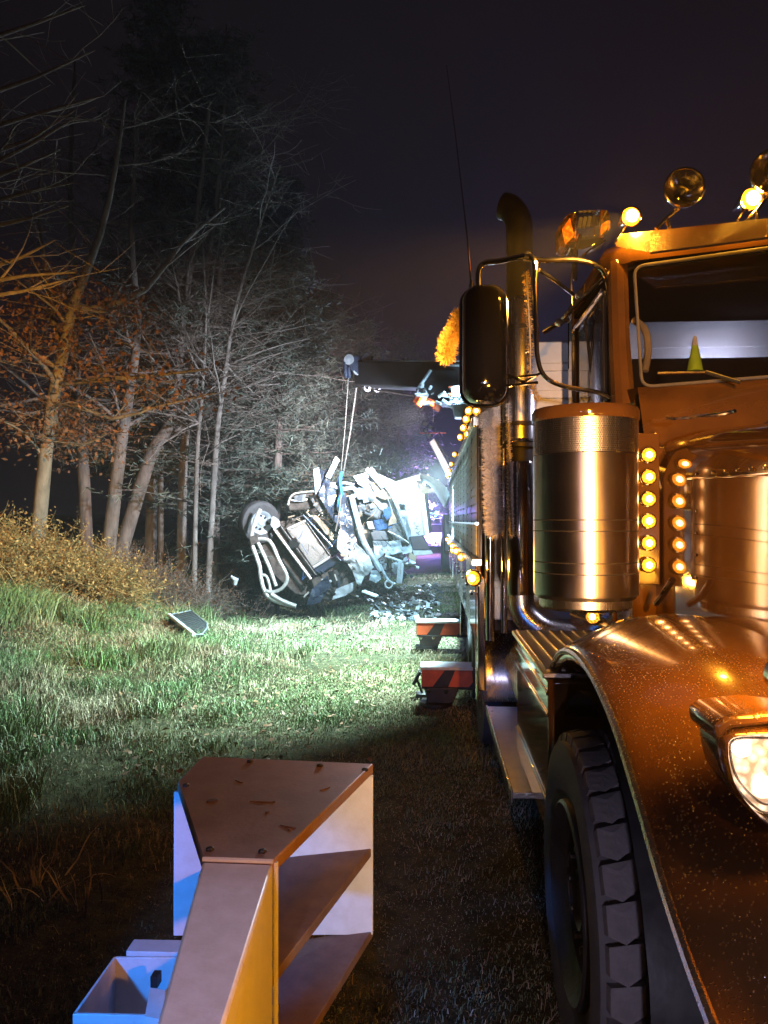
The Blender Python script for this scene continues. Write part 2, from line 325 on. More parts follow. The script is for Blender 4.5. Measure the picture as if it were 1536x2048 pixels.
def blades(name, n, m, xr, yr, hmin, hmax, wscale, lean, seed, dens=None, clump=None, ypow=1.0):
    g = np.random.default_rng(seed)
    u = g.random(n * 3)
    y = yr[0] * (yr[1] / yr[0]) ** (u ** ypow); x = xr[0] + (xr[1] - xr[0]) * g.random(n * 3)
    # keep what the lens can roughly see, with a margin for other viewpoints
    k = (x > -0.72 * y - 1.2)
    if dens is not None: k &= g.random(n * 3) < dens(x, y)
    x = x[k][:n]; y = y[k][:n]; n = len(x); z = gz(x, y)
    c = vnoise(x * 2.2, y * 2.2, seed + 3); c2 = vnoise(x * 0.6, y * 0.6, seed + 5)
    h = (hmin + (hmax - hmin) * g.random(n) ** 1.6) * (0.30 + 1.25 * c ** 1.5) * (0.5 + 0.9 * c2)
    h *= np.interp(x, [-2.6, -1.2], [1.15, 0.55])
    a = g.random(n) * 2 * np.pi; wd = wscale * (0.6 + 0.8 * g.random(n)) * np.maximum(1, y / 5.0)
    la = g.random(n) * 2 * np.pi; l = h * lean * (0.3 + g.random(n)); lx = np.cos(la) * l + 0.25 * h; ly = np.sin(la) * l - 0.1 * h
    dx = np.cos(a) * wd; dy = np.sin(a) * wd; V = np.zeros((n, 5, 3))
    V[:, 0] = np.stack([x - dx, y - dy, z - 0.01], 1); V[:, 1] = np.stack([x + dx, y + dy, z - 0.01], 1)
    V[:, 2] = np.stack([x + dx * .7 + lx * .35, y + dy * .7 + ly * .35, z + h * .6], 1); V[:, 3] = np.stack([x - dx * .7 + lx * .35, y - dy * .7 + ly * .35, z + h * .6], 1)
    V[:, 4] = np.stack([x + lx, y + ly, z + h * (1 - 0.25 * lean)], 1)
    b = np.arange(n)[:, None] * 5
    T = np.concatenate([b + [[0, 1, 2]], b + [[0, 2, 3]], b + [[3, 2, 4]]], 0)
    o = raw(name, V.reshape(-1, 3), T, m); return o
def d_gr(x, y):
    bare = np.clip((0.65 * vnoise(x * 0.9, y * 0.9, 9) + 0.35 * vnoise(x * 3.1, y * 3.1, 19) - 0.36) * 5, 0.10, 1)
    near = np.where((y < 4.2) & (x > -1.9), 0.25, 1.0)
    wood = np.where(x < -7.0, 0.15, 1.0)
    ditch = np.where((y > 12.5) & (x < -2.9) & (x > -5.2), 0.3, 1.0)
    return bare * near * wood * ditch
o = blades('verge_grass', 320000, grass_m, (-9, 0.85), (2.2, 24), 0.03, 0.10, 0.0022, 0.85, 11, d_gr); tag(o, 'short green grass covering the verge beside the trucks', 'grass', kind='stuff')
o = blades('dry_straw_grass', 140000, straw_m, (-9, 0.85), (2.2, 24), 0.05, 0.17, 0.0020, 1.0, 21, lambda x, y: d_gr(x, y) * np.clip((vnoise(x * .8, y * .8, 30) - .2) * 2, 0.1, 1)); tag(o, 'pale dry grass stalks mixed through the green verge', 'grass', kind='stuff')
o = blades('thatch', 130000, straw_m, (-9, 0.85), (2.2, 22), 0.012, 0.045, 0.0022, 1.6, 61); tag(o, 'low matted dry thatch between the grass patches', 'grass', kind='stuff')
def d_tuft(x, y): return np.clip((vnoise(x * 1.6, y * 1.6, 41) - 0.58) * 8, 0, 1) * (x < -1.5) * (x > -6.5)
o = blades('tall_grass_tufts', 48000, grass_m, (-7, -1.0), (2.6, 16), 0.14, 0.34, 0.0026, 0.8, 33, d_tuft); tag(o, 'taller tufts of green grass on the sloping bank', 'grass', kind='stuff')
# fallen leaves
def leaf_litter(n):
    g = np.random.default_rng(5); y = 4.6 * (22 / 4.6) ** g.random(n * 2); x = -9 + 8.6 * g.random(n * 2)
    k = (x > -0.72 * y - 1.2) & (g.random(n * 2) < np.where(x < -4.5, 1, 0.35)); x = x[k][:n]; y = y[k][:n]; n = len(x)
    z = gz(x, y) + 0.02 + 0.05 * g.random(n); a = g.random(n) * 6.28; s = 0.012 + 0.022 * g.random(n); V = np.zeros((n, 4, 3))
    for i, (p, q) in enumerate(((-1, 0), (0, -.6), (1.1, 0), (0, .6))):
        V[:, i, 0] = x + s * (p * np.cos(a) - q * np.sin(a)); V[:, i, 1] = y + s * (p * np.sin(a) + q * np.cos(a)); V[:, i, 2] = z + s * (g.random(n) - .5) * 1.2
    return raw('leaf_litter', V.reshape(-1, 3), np.arange(n)[:, None] * 4 + [[0, 1, 2, 3]], leaf_brown)
o = leaf_litter(5000); tag(o, 'scattered dry brown leaves lying in the grass', 'leaves', kind='stuff')

# ------------------------------------------------------------------ trees
def tubes_np(branches, k):
    """branches: list of (pts Nx3, radii N) -> verts, quads"""
    Vs = []; Fs = []; o = 0; ang = np.arange(k) * 2 * np.pi / k; ca = np.cos(ang); sa = np.sin(ang)
    for p, r in branches:
        n = len(p); t = np.gradient(p, axis=0); t /= np.linalg.norm(t, axis=1, keepdims=True) + 1e-9
        a = np.array([0, 0, 1.0]) if abs(t[0, 2]) < .85 else np.array([1.0, 0, 0])
        u = np.cross(t, a); u /= np.linalg.norm(u, axis=1, keepdims=True) + 1e-9; v = np.cross(t, u)
        ring = p[:, None] + r[:, None, None] * (u[:, None] * ca[None, :, None] + v[:, None] * sa[None, :, None])
        Vs.append(ring.reshape(-1, 3)); i = np.arange(n - 1)[:, None] * k; j = np.arange(k)[None]; j2 = (j + 1) % k
        Fs.append(np.stack([o + i + j, o + i + j2, o + i + k + j2, o + i + k + j], -1).reshape(-1, 4)); o += n * k
    return np.concatenate(Vs), np.concatenate(Fs)
def limb(p0, d, L, r0, r1, n, wob, g, grav=0.0):
    p = [np.array(p0, float)]; d = np.array(d, float); d /= np.linalg.norm(d)
    for i in range(n):
        d = d + g.normal(0, wob, 3) + np.array([0, 0, grav]); d /= np.linalg.norm(d); p.append(p[-1] + d * L / n)
    return np.array(p), np.linspace(r0, r1, n + 1)
def resample(path, rad, n):
    pts = spline(path, max(2, n // max(1, len(path) - 1))); p = np.array([list(q) for q in pts]); return p, np.interp(np.linspace(0, 1, len(p)), np.linspace(0, 1, len(rad)), rad)
def side_branches(p, r, g, count, lo, hi, lmin, lmax, up, wob=0.12, right=0.0, grav=0.0, seg=5, rf=0.5, taper=0.15):
    out_ = []; n = len(p)
    for _ in range(count):
        t = lo + (hi - lo) * g.random(); i = min(n - 2, int(t * (n - 1))); a = g.random() * 6.283
        d = np.array([math.cos(a) + right, math.sin(a), up + 0.35 * g.normal()]); L = lmin + (lmax - lmin) * g.random()
        rr = max(0.004, r[i] * rf * (0.5 + 0.6 * g.random())); out_.append(limb(p[i], d, L, rr, max(0.003, rr * taper), seg, wob, g, grav))
    return out_
def leaves_at(pts, per, spread, size, g, name, m, flat=0.7):
    pts = np.asarray(pts); n = len(pts) * per; c = np.repeat(pts, per, 0) + g.normal(0, spread, (n, 3))
    a = g.normal(0, 1, (n, 3)); a /= np.linalg.norm(a, axis=1, keepdims=True); b = np.cross(a, g.normal(0, 1, (n, 3))); b /= np.linalg.norm(b, axis=1, keepdims=True) + 1e-9
    s = (size * (0.6 + 0.8 * g.random(n)))[:, None]; V = np.stack([c - a * s, c - b * s * .45, c + a * s, c + b * s * .45], 1)
    return raw(name, V.reshape(-1, 3), np.arange(n)[:, None] * 4 + [[0, 1, 2, 3]], m)
def bare_tree(name, label, path, rad, seed, limbs=9, limb_len=(1.2, 3.2), up=0.55, twigs=5, leaves=None, m=bark, right=0.0, extra=None, lo=0.3, group='trees along the edge of the woods', tw_len=(0.4, 1.3)):
    g = np.random.default_rng(seed); base = Vector(path[0])
    t = thing(name, label, 'tree', base, group)
    tp, tr = resample(path, rad, 18)
    main = [(tp, tr)]; L1 = side_branches(tp, tr, g, limbs, lo, 0.98, *limb_len, up, 0.10, right, seg=7)
    if extra: L1 += [resample(e, er, 10) for e, er in extra]
    L2 = []
    for p, r in L1: L2 += side_branches(p, r, g, twigs, 0.2, 1.0, *tw_len, 0.25, 0.14, right * .5, seg=4, rf=.6)
    L3 = []
    for p, r in L2: L3 += side_branches(p, r, g, 3, 0.25, 1.0, 0.2, 0.6, 0.1, 0.16, seg=3, rf=.6)
    v, f = tubes_np(main + [(p, r) for p, r in L1], 8); o = raw('trunk', v, f, m, True); set_parent(o, t)
    v, f = tubes_np(L2 + L3, 3); o = raw('crown', v, f, twig_m); set_parent(o, t)
    if leaves:
        ends = [p[-1] for p, r in L2] + [p[len(p) // 2] for p, r in L2] + [p[-1] for p, r in L3]
        ends = np.array(ends); k = leaves.get('keep', 1.0); ends = ends[g.random(len(ends)) < k]
        if 'zmax' in leaves: ends = ends[ends[:, 2] < leaves['zmax']]
        o = leaves_at(ends, leaves['per'], leaves['spread'], leaves['size'], g, 'leaves', leaf_brown); set_parent(o, t)
    return t
def on_ground(px, Y):
    """a point of the ground under image column px at distance Y"""
    p = P(px, 1041, Y); return Vector((p.x, Y, float(gz(p.x, Y)) - 0.05))
def trunk(pxs, Y, top_up=None):
    b = on_ground(pxs[0][0], Y); pts = [b] + [P(x, y, Y) for x, y in pxs[1:]]
    return pts
# the brown-leaved tree at the left edge
tp = trunk([(72, 1085), (92, 900), (112, 770), (130, 690), (146, 610), (200, 470), (232, 330), (250, 200)], 12.0)
ex = [([P(128, 700, 12), P(106, 640, 12.2), P(92, 540, 12.4), P(78, 420, 12.6), P(90, 250, 12.8)], [0.06, 0.05, 0.04, 0.03, 0.015]),
      ([P(112, 768, 12), P(180, 762, 11.8), P(300, 752, 11.6), P(420, 738, 11.6)], [0.045, 0.04, 0.03, 0.012]),
      ([P(104, 810, 12), P(160, 812, 11.7), P(225, 838, 11.5), P(320, 812, 11.4), P(430, 786, 11.3)], [0.04, 0.035, 0.03, 0.02, 0.008]),
      ([P(146, 620, 12), P(200, 615, 12.3), P(290, 580, 12.6), P(360, 490, 12.9), P(450, 415, 13.2)], [0.07, 0.06, 0.05, 0.04, 0.02]),
      ([P(120, 740, 12), P(60, 700, 11.6), P(0, 640, 11.3), P(-70, 610, 11)], [0.04, 0.035, 0.025, 0.01]),
      ([P(92, 920, 12), P(40, 860, 11.7), P(-30, 830, 11.4)], [0.03, 0.02, 0.01]),
      ([P(96, 880, 12), P(160, 890, 11.8), P(210, 870, 11.6)], [0.025, 0.02, 0.01])]
bare_tree('oak_tree', 'leaning tree with dry orange-brown leaves at the left edge, above the yellow bush', tp, [0.13, 0.115, 0.10, 0.09, 0.08, 0.06, 0.04, 0.02], 3, 8, (0.8, 2.0), 0.3, 10,
          dict(per=9, spread=0.13, size=0.045, keep=0.9, zmax=6.0), m=bark_pale, extra=ex, lo=0.12)
# trunks behind it, left to right
TR = [(205, [(175, 1010), (165, 900), (150, 790), (150, 600), (140, 380), (150, 120)], 16.0, .15, bark, 'dark upright tree just right of the brown-leaved tree'),
      (215, [(212, 1020), (240, 900), (258, 790), (275, 650), (262, 450), (280, 200)], 15.0, .16, bark, 'thick grey tree with trunk leaning slightly right, second past the brown-leaved tree'),
      (240, [(232, 985), (300, 915), (338, 850), (358, 740), (372, 600), (400, 380), (420, 200)], 16.0, .17, bark, 'strongly leaning grey tree with a curved trunk low down'),
      (325, [(322, 1000), (322, 900), (330, 780), (345, 600), (335, 380)], 17.5, .08, bark, 'thin straight tree close behind the curved leaning trunk'),
      (365, [(362, 1020), (368, 890), (388, 790), (400, 640), (430, 430), (450, 200)], 16.5, .12, bark_pale, 'pale medium tree right of the curved leaning trunk'),
      (390, [(388, 1035), (394, 920), (404, 790), (412, 640), (405, 480)], 15.5, .06, bark_pale, 'slender whitish tree, left of the closely set pale pair'),
      (415, [(414, 1030), (432, 890), (446, 780), (470, 620), (520, 450), (560, 330)], 15.5, .075, bark_pale, 'slender whitish tree leaning right, right of the closely set pale pair'),
      (470, [(468, 1010), (474, 900), (478, 780), (486, 600)], 20, .08, bark, 'thin dark tree standing above the overturned wheel'),
      (512, [(510, 990), (516, 900), (518, 760), (530, 620)], 21, .07, bark_pale, 'thin pale straight tree behind the bull bar'),
      (530, [(524, 985), (538, 900), (560, 830), (585, 760), (600, 640)], 21, .10, bark, 'forked grey tree in the orange undergrowth behind the wreck'),
      (590, [(588, 970), (594, 880), (600, 760), (604, 640)], 24, .10, bark, 'dark straight tree behind the raised door panel of the wreck'),
      (640, [(636, 960), (640, 880), (650, 760), (660, 660)], 27, .10, bark, 'far tree rising behind the hanging cable'),
      (700, [(704, 960), (706, 880), (716, 780), (720, 690)], 31, .11, bark, 'far tree right of the hanging cable, under the boom'),
      (760, [(764, 950), (762, 880), (770, 790), (778, 700)], 36, .12, bark, 'distant tree under the middle of the boom'),
      (815, [(818, 950), (818, 890), (820, 800), (826, 730)], 42, .13, bark, 'most distant bare tree, nearest the lit crane arm')]
for i, (px, pth, Y, r, m, lab) in enumerate(TR):
    tp = trunk(pth, Y); n = len(tp); far = Y > 19
    bare_tree('bare_tree', lab, tp, list(np.linspace(r, r * 0.2, n)), 50 + i, 18 if not far else 20, (1.2, 3.6), 0.4, 10, None, m, right=0.5, lo=0.25 if not far else 0.15, tw_len=(0.4, 1.5))
# reddish bare branches entering from the left edge belong to a nearer tree outside the frame
g0 = P(-330, 1041, 8.0); g0 = Vector((g0.x, 8.0, float(gz(g0.x, 8.0)) - .05))
tp = [g0, g0 + Vector((0.05, 0, 2.0)), g0 + Vector((0, .1, 4.0)), g0 + Vector((.1, .1, 6.5)), g0 + Vector((0.1, 0, 9))]
ex = [([P(-320, y0, 8), P(-150, y0 - 20, 8), P(0, y1, 8), P(x2, y2, 8.1)], [.05, .035, .025, .007]) for y0, y1, x2, y2 in
      ((640, 560, 150, 545), (560, 530, 110, 480), (600, 590, 130, 560), (500, 400, 150, 365), (380, 320, 160, 230), (470, 450, 140, 410), (260, 300, 150, 220), (200, 180, 190, 100), (330, 250, 210, 190), (120, 70, 170, 10), (420, 350, 120, 300))]
bare_tree('bare_tree', 'near tree whose reddish bare branches reach in from the left edge', tp, [.16, .14, .12, .08, .03], 91, 4, (1.5, 2.5), .4, 7, None, bark, extra=ex, right=0.6, tw_len=(0.4, 1.2))

def conifer(label, px, Y, h, w, seed, lean=0.0):
    g = np.random.default_rng(seed); b = on_ground(px, Y); t = thing('pine_tree', label, 'tree', b, 'pine trees of the woods')
    b = np.array(b); p = np.stack([np.linspace(b[0], b[0] + lean, 12), np.full(12, b[1]), np.linspace(b[2], b[2] + h, 12)], 1); r = np.linspace(0.16, 0.02, 12)
    br = []; tips = []
    for i in range(int(h * 15)):
        u = 0.14 + 0.84 * g.random(); z0 = p[0] + (p[-1] - p[0]) * u; a = g.random() * 6.283; L = w * (1.08 - u) * (0.55 + 0.6 * g.random()) + 0.25
        q, rr = limb(z0, (math.cos(a), math.sin(a), 0.10), L, 0.035 * (1.1 - u), 0.006, 6, 0.06, g, -0.02 + 0.05 * u); br.append((q, rr))
        for k in range(2, 7):
            for _ in range(4): tips.append(q[k] + g.normal(0, 0.12 + .05 * L, 3) * np.array([1, 1, .45]))
    v, f = tubes_np([(p, r)] + br, 5); o = raw('trunk', v, f, bark, True); set_parent(o, t)
    tips = np.array(tips); per = 9; n = len(tips) * per; c = np.repeat(tips, per, 0); d = g.normal(0, 1, (n, 3)) * np.array([1, 1, .6]); d /= np.linalg.norm(d, axis=1, keepdims=True)
    s = np.cross(d, g.normal(0, 1, (n, 3))); s /= np.linalg.norm(s, axis=1, keepdims=True); L = (0.10 + 0.13 * g.random(n))[:, None]; ww = 0.010 * max(1, Y / 16)
    V = np.stack([c - s * ww, c + s * ww, c + d * L + s * ww * .4, c + d * L - s * ww * .4], 1)
    o = raw('crown', V.reshape(-1, 3), np.arange(n)[:, None] * 4 + [[0, 1, 2, 3]], needle_m); set_parent(o, t)
CON = [(300, 18, 15.5, 2.7, 'tall dark pine behind the left bare trees, reaching highest in the photo'), (425, 17.4, 13.5, 2.9, 'tall pine between the pale slender trees and the open sky'),
       (545, 17.6, 8.6, 2.5, 'grey-green pine whose lit boughs stand out above the wreck'), (620, 21, 8.6, 2.6, 'pine behind the boom tip, lower than its neighbours'),
       (700, 27, 9.6, 2.8, 'far pine with dim crown over the boom'), (790, 36, 11, 3.0, 'farthest pine, nearest the exhaust stack'), (540, 24, 13.0, 2.9, 'dim pine crown rising behind the lit grey-green pine'),
       (365, 21.5, 15, 2.8, 'pine far back behind the curved leaning trunk')]
for i, (px, Y, h, w_, lab) in enumerate(CON): conifer(lab, px, Y, h, w_, 200 + i, 0.3)

def bush(name, label, px, Y, n, h, spread, m, seed, leaf=None, leafm=None, grp='bushes under the trees', dx=0.0):
    g = np.random.default_rng(seed); b = on_ground(px, Y); t = thing(name, label, 'bush', b, grp); br = []
    for i in range(n):
        x = b.x + g.normal(0, spread * .6); y = b.y + g.normal(0, spread * .6); z = float(gz(x, y)) - .02; a = g.random() * 6.28
        q, r = limb((x, y, z), (math.cos(a) * .6 + dx, math.sin(a) * .6, 1.0), h * (0.5 + .7 * g.random()), 0.008, 0.0025, 6, .16, g, -.05); br.append((q, r))
    tw = []
    for p, r in br: tw += side_branches(p, r, g, 5, .25, 1, .12, .4, .5, .2, seg=3, rf=.6)
    v, f = tubes_np(br + tw, 3); o = raw('stems', v, f, m); set_parent(o, t)
    if leaf:
        pts = np.array([p[-1] for p, r in tw] + [p[1] for p, r in tw]); o = leaves_at(pts, leaf, .05, .022, g, 'leaves', leafm); set_parent(o, t)
    return t
bush('dry_bush', 'yellow-lit dry bush around the foot of the brown-leaved tree', 95, 10.6, 130, 0.95, .55, brush_m, 1, 4, brush_m)
bush('dry_bush', 'orange-lit dry bush right of the yellow one, twigs leaning right', 205, 11.2, 120, .85, .5, brush_m, 2, 3, brush_m, dx=.3)
bush('dry_bush', 'tangled dry bush cut by the left edge of the photo', -10, 9.8, 110, .95, .5, brush_m, 4, 3, brush_m)
bush('dry_bush', 'thin dark sapling bush between the slope and the fallen panel', 355, 13.5, 26, 1.2, .35, twig_m, 5, 2, leaf_brown)
bush('dry_bush', 'dark scrub at the foot of the leaning trees', 290, 14.6, 120, .9, .7, twig_m, 6, 2, leaf_brown)
bush('dry_bush', 'dim scrub below the slender whitish trees', 420, 15.4, 120, .8, .8, twig_m, 8, 2, leaf_brown)
for i, (px, Y, lab) in enumerate(((500, 19.5, 'orange-brown undergrowth left of the overturned wheel'), (560, 20, 'orange-brown undergrowth behind the bull bar'), (615, 21.5, 'orange-brown undergrowth behind the raised door panel'))):
    bush('undergrowth', lab, px, Y, 150, 1.5, .9, brush_m, 20 + i, 4, leaf_brown)
# curled dry grass clump bottom left
def clump(label, px, Y, n, h, seed):
    g = np.random.default_rng(seed); b = on_ground(px, Y); V = []; Fq = []
    for i in range(n):
        x = b.x + g.normal(0, .09); y = b.y + g.normal(0, .07); q, _ = limb((x, y, float(gz(x, y))), (g.normal(0, .35), g.normal(0, .35), 1), h * (.6 + .6 * g.random()), .01, .01, 7, .16, g, -.14)
        a = g.random() * 6.28; s = np.array([math.cos(a), math.sin(a), 0]) * .006; k = len(V)
        for j, p in enumerate(q): w0 = (1 - j / 8.5); V += [p - s * w0, p + s * w0]
        Fq += [[k + 2 * j, k + 2 * j + 1, k + 2 * j + 3, k + 2 * j + 2] for j in range(7)]
    o = raw('grass_clump', V, Fq, straw_m); tag(o, label, 'grass', kind='stuff')
clump('curled dry grass clump at the lower left corner', 60, 3.4, 26, .26, 3); clump('small dry grass clump above the blue tray', 120, 3.2, 14, .22, 4)

# ================================================================== the recovery truck facing the camera
truck = thing('recovery_truck', 'dark recovery truck facing the camera, lit with amber lamps, on the right', 'truck', (1.6, 6.0, 0))
SX = 0.42                       # outer face of the front wheel
# ---- front wheel
def wheel(name, cx_out, y, z, Rr, width, label=None, lugs=True, blocks=0):
    mb = MB().lathe([(0.30 * Rr / .51, .02), (Rr * .80, -.012), (Rr * .93, 0.0), (Rr * .945, .03), (Rr * .95, .06), (Rr * .95, width - .06), (Rr * .945, width - .03), (Rr * .93, width), (Rr * .6, width + .01)], (cx_out, y, z), (1, 0, 0), 64)
    wh = part(mb, name, rubber, truck, label)
    rim = MB().lathe([(.0, .045), (.07, .045), (.085, .03), (.10, .075), (.19, .095), (.215, .04), (.262, .02), (.285, -.006), (.295, .0), (.30, .03)], (cx_out, y, z), (1, 0, 0), 48)
    part(rim, 'rim', dark_metal, wh)
    if lugs:
        for k in range(10):
            a = k * 2 * math.pi / 10
            part(MB().lathe([(0, -.004), (.012, -.004), (.016, .006), (.016, .08)], (cx_out + .035, y + .143 * math.cos(a), z + .143 * math.sin(a)), (1, 0, 0), 8), 'lug_nut', dark_metal, wh)
    if blocks:
        # tread: one shared block mesh per rib
        for rib, (x0, x1, ph) in enumerate(((.012, .105, 0), (.118, .185, .5), (.197, .262, 0), (.274, .33, .5))):
            me = None; da = 2 * math.pi / blocks
            for k in range(blocks):
                a = (k + ph) * da
                if me is None:
                    m_ = MB(); sub = 3; vs = []; 
                    rin = Rr * .925; rout = Rr + .006; aa = [(-.37 + .74 * q / sub) * da for q in range(sub + 1)]
                    sk = .16 * da
                    for (xx, rr, s_) in ((x0, rin, 0), (x0 + .006, rout - (.012 if rib == 0 else 0), 0), ((x0 + x1) / 2, rout, sk), (x1 - .004, rout, -sk), (x1, rin, -sk)):
                        vs += [(xx, math.cos(t + s_) * rr, math.sin(t + s_) * rr) for t in aa]
                    n_ = sub + 1; fs = [(i * n_ + j, i * n_ + j + 1, (i + 1) * n_ + j + 1, (i + 1) * n_ + j) for i in range(4) for j in range(sub)]
                    fs += [tuple(i * n_ for i in range(5)), tuple(i * n_ + sub for i in range(5))[::-1]]
                    ob = m_.add(vs, fs).build('tread_block', rubber_dust, smooth=False); me = ob.data
                else:
                    ob = bpy.data.objects.new('tread_block', me); col.objects.link(ob)
                ob.parent = wh; ob.location = (cx_out, y, z); ob.rotation_euler = (a, 0, 0)
    return wh
wheel('front_wheel', SX, 2.4, .51, .51, .34, 'front wheel with chunky tread blocks', True, 34)
wheel('front_wheel', 2.44, 2.4, .51, .51, .34, None, False, 0)
# ---- fender
lip = [(3.16, .62), (3.13, .80), (3.05, .97), (2.90, 1.13), (2.68, 1.235), (2.42, 1.275), (2.14, 1.255), (1.90, 1.19), (1.70, 1.09), (1.52, .985), (1.36, .915), (1.22, .87)]
crown = [(3.22, .62), (3.20, .84), (3.12, 1.06), (2.96, 1.24), (2.70, 1.345), (2.42, 1.375), (2.10, 1.365), (1.82, 1.315), (1.58, 1.21), (1.40, 1.08), (1.24, .95), (1.10, .80)]
lipS = spline([(0.46, a, b) for a, b in lip], 4); crS = spline([(0.80, a, b) for a, b in crown], 4)
mb = MB(); rows = []
for A, B in zip(lipS, crS):
    c = Vector((0.46, 2.35, .5)); row = []
    d = (A - c).normalized()
    row.append(A + Vector((.05, 0, 0)) - d * .035); row.append(A - d * .030); row.append(A + Vector((-.012, 0, 0))); row.append(A + d * .022 + Vector((.004, 0, 0)))
    for s_ in (.12, .28, .48, .72, 1.0):
        e = math.sin(s_ * math.pi / 2)
        row.append(Vector((A.x + .34 * s_, A.y + (B.y - A.y) * e, A.z + (B.z - A.z) * e)) + d * .022)
    for s_ in (.35, .7, 1.0):
        row.append(Vector((B.x + .22 * s_, B.y - .10 * s_ * max(0, (2.2 - B.y)), B.z - .04 * s_ * s_)) + d * .022)
    rows.append(row)
nr = len(rows[0])
mb.add([v for r_ in rows for v in r_], [(i * nr + j, i * nr + j + 1, (i + 1) * nr + j + 1, (i + 1) * nr + j) for i in range(len(rows) - 1) for j in range(nr - 1)])
fender = part(mb, 'fender', paint_flake, truck, 'front fender in dark paint with flare brown added, gold sparkle', angle=60)
part(MB().tube([A + Vector((-.006, 0, 0)) for A in lipS], .013, 8), 'lip_trim', brushed, fender)
# splash liner
part(MB().lathe([(.66, -.02), (.66, .5)], (.5, 2.35, .5), (1, 0, 0), 24), 'wheel_liner', black_plastic, fender)
# ---- bumper & front end below
part(MB().prism([(.50, 1.22, .38), (.62, .98, .38), (.62, .98, .80), (.50, 1.24, .84)], (2.2, 0, 0)), 'bumper', paint_black, truck, bevel=.02)
# ---- headlight pod
hp0 = [P(x, y, 1.38) for x, y in ((1446, 1478), (1466, 1464), (1540, 1460), (1620, 1472), (1648, 1520), (1640, 1585), (1600, 1638), (1548, 1654), (1502, 1622), (1464, 1572), (1448, 1520))]
hp = spline(hp0 + [hp0[0]], 4)[:-1]
part(MB().prism([P(x, y, 1.36) for x, y in ((1428, 1452), (1452, 1434), (1540, 1424), (1640, 1436), (1640, 1452), (1540, 1450), (1462, 1458), (1436, 1486))], (0, .14, 0)), 'headlight_brow', paint_flake, truck, bevel=.012)
pod = MB(); nseg = len(hp); ctr = sum(hp, Vector()) / nseg
rings = [(.98, .12, -.0), (1.05, .03, 0), (1.02, -.012, 0), (.95, -.014, 0), (.92, .02, 0)]
for k, (s_, dy, dz) in enumerate(rings): pod.v += [tuple(ctr + (p - ctr) * s_ + Vector((0, dy, dz))) for p in hp]
pod.f += [(k * nseg + j, k * nseg + (j + 1) % nseg, (k + 1) * nseg + (j + 1) % nseg, (k + 1) * nseg + j) for k in range(len(rings) - 1) for j in range(nseg)]
headl = part(pod, 'headlight', paint_flake, truck, 'lit headlight in a rounded pod on the fender', angle=70)
part(MB().prism([ctr + (p - ctr) * .93 + Vector((0, .06, 0)) for p in hp], (0, .02, 0)), 'reflector', chrome, headl)
bulb = MB()
for qx, qy, rr in ((1492, 1502, .024), (1535, 1582, .028), (1590, 1500, .03)):
    c_ = P(qx, qy, 1.405); bulb.lathe([(0, .0), (rr * .6, .01), (rr, .035), (rr * .5, .04)], c_, (0, 1, 0), 18)
part(bulb, 'bulb', head_em, headl)
for s_ in (.86, .70): part(MB().tube([ctr + (p - ctr) * s_ + Vector((0, .03, 0)) for p in hp + [hp[0]]], .0025, 5), 'lens_rib', chrome, headl)
part(MB().prism([ctr + (p - ctr) * .93 + Vector((0, .045, 0)) for p in hp], (0, .004, 0)), 'bowl', head_soft, headl, smooth=False)
part(MB().prism([ctr + (p - ctr) * .945 + Vector((0, .002, 0)) for p in hp], (0, .006, 0)), 'lens', lens_clear, headl)
# amber turn lamp on the fender, just beside the frame
tc_ = P(1600, 1362, 1.46)
tl = part(MB().lathe([(0, .06), (.03, .06), (.05, .04), (.05, -.01), (.035, -.028), (0, -.03)], tc_, (0, 1, .15), 20), 'turn_lamp', chrome, truck)
part(MB().lathe([(0, -.045), (.03, -.04), (.044, -.02), (.046, -.008)], tc_, (0, 1, .15), 20), 'lens', amber_lit, tl)
part(MB().tube([tc_, tc_ + Vector((0, .05, -.16))], .018, 10), 'stalk', chrome, tl)
# ---- hood and cowl
def hood_row(y):
    top = 2.03 - .09 * max(0, (2.9 - y)) / 1.0; hx = .905 + .02 * (2.9 - y)
    return [Vector((hx - .01, y, 1.22)), Vector((hx, y, 1.35)), Vector((hx, y, top - .16)), Vector((hx + .015, y, top - .07)), Vector((hx + .06, y, top - .01)), Vector((hx + .16, y, top + .02)), Vector((1.6, y, top + .055)),
            Vector((3.2 - hx - .16, y, top + .02)), Vector((3.2 - hx - .06, y, top - .01)), Vector((3.2 - hx, y, top - .16)), Vector((3.2 - hx, y, 1.22))]
ys = np.linspace(3.12, 1.02, 10); rows = [hood_row(y) for y in ys]; nr = len(rows[0])
hood = part(MB().add([v for r_ in rows for v in r_], [(i * nr + j, i * nr + j + 1, (i + 1) * nr + j + 1, (i + 1) * nr + j) for i in range(9) for j in range(nr - 1)] + [tuple(range(9 * nr, 10 * nr))]), 'hood', paint_black, truck, 'glossy black hood side mirroring the air cleaner', angle=50)
m_ = MB()
for px, py in ((1393, 948), (1425, 945), (1450, 943), (1475, 941), (1501, 938), (1530, 935), (1562, 932), (1393, 1022), (1393, 1066), (1393, 1110), (1393, 1155)):
    Yh = 2.6
    for _ in range(6): p = P(px, py, Yh); Yh *= (.905 + .02 * (2.9 - Yh)) / p.x
    p = P(px, py, Yh); m_.lathe([(0, -.005), (.004, -.004), (.006, 0), (.006, .004)], p, (1, 0, 0), 8)
rv = part(m_, 'rivet_row', chrome, hood); rv['kind'] = 'stuff'
def hood_pt(px, py, off=-.004):
    Yh = 2.5
    for _ in range(8): p = P(px, py, Yh); Yh *= (.905 + .02 * (2.9 - Yh) + off) / p.x
    return P(px, py, Yh)
part(MB().tube([hood_pt(x, y, -.002) for x, y in ((1375, 957), (1430, 954), (1490, 950), (1560, 945))], .003, 6), 'seam_trim', chrome, hood)
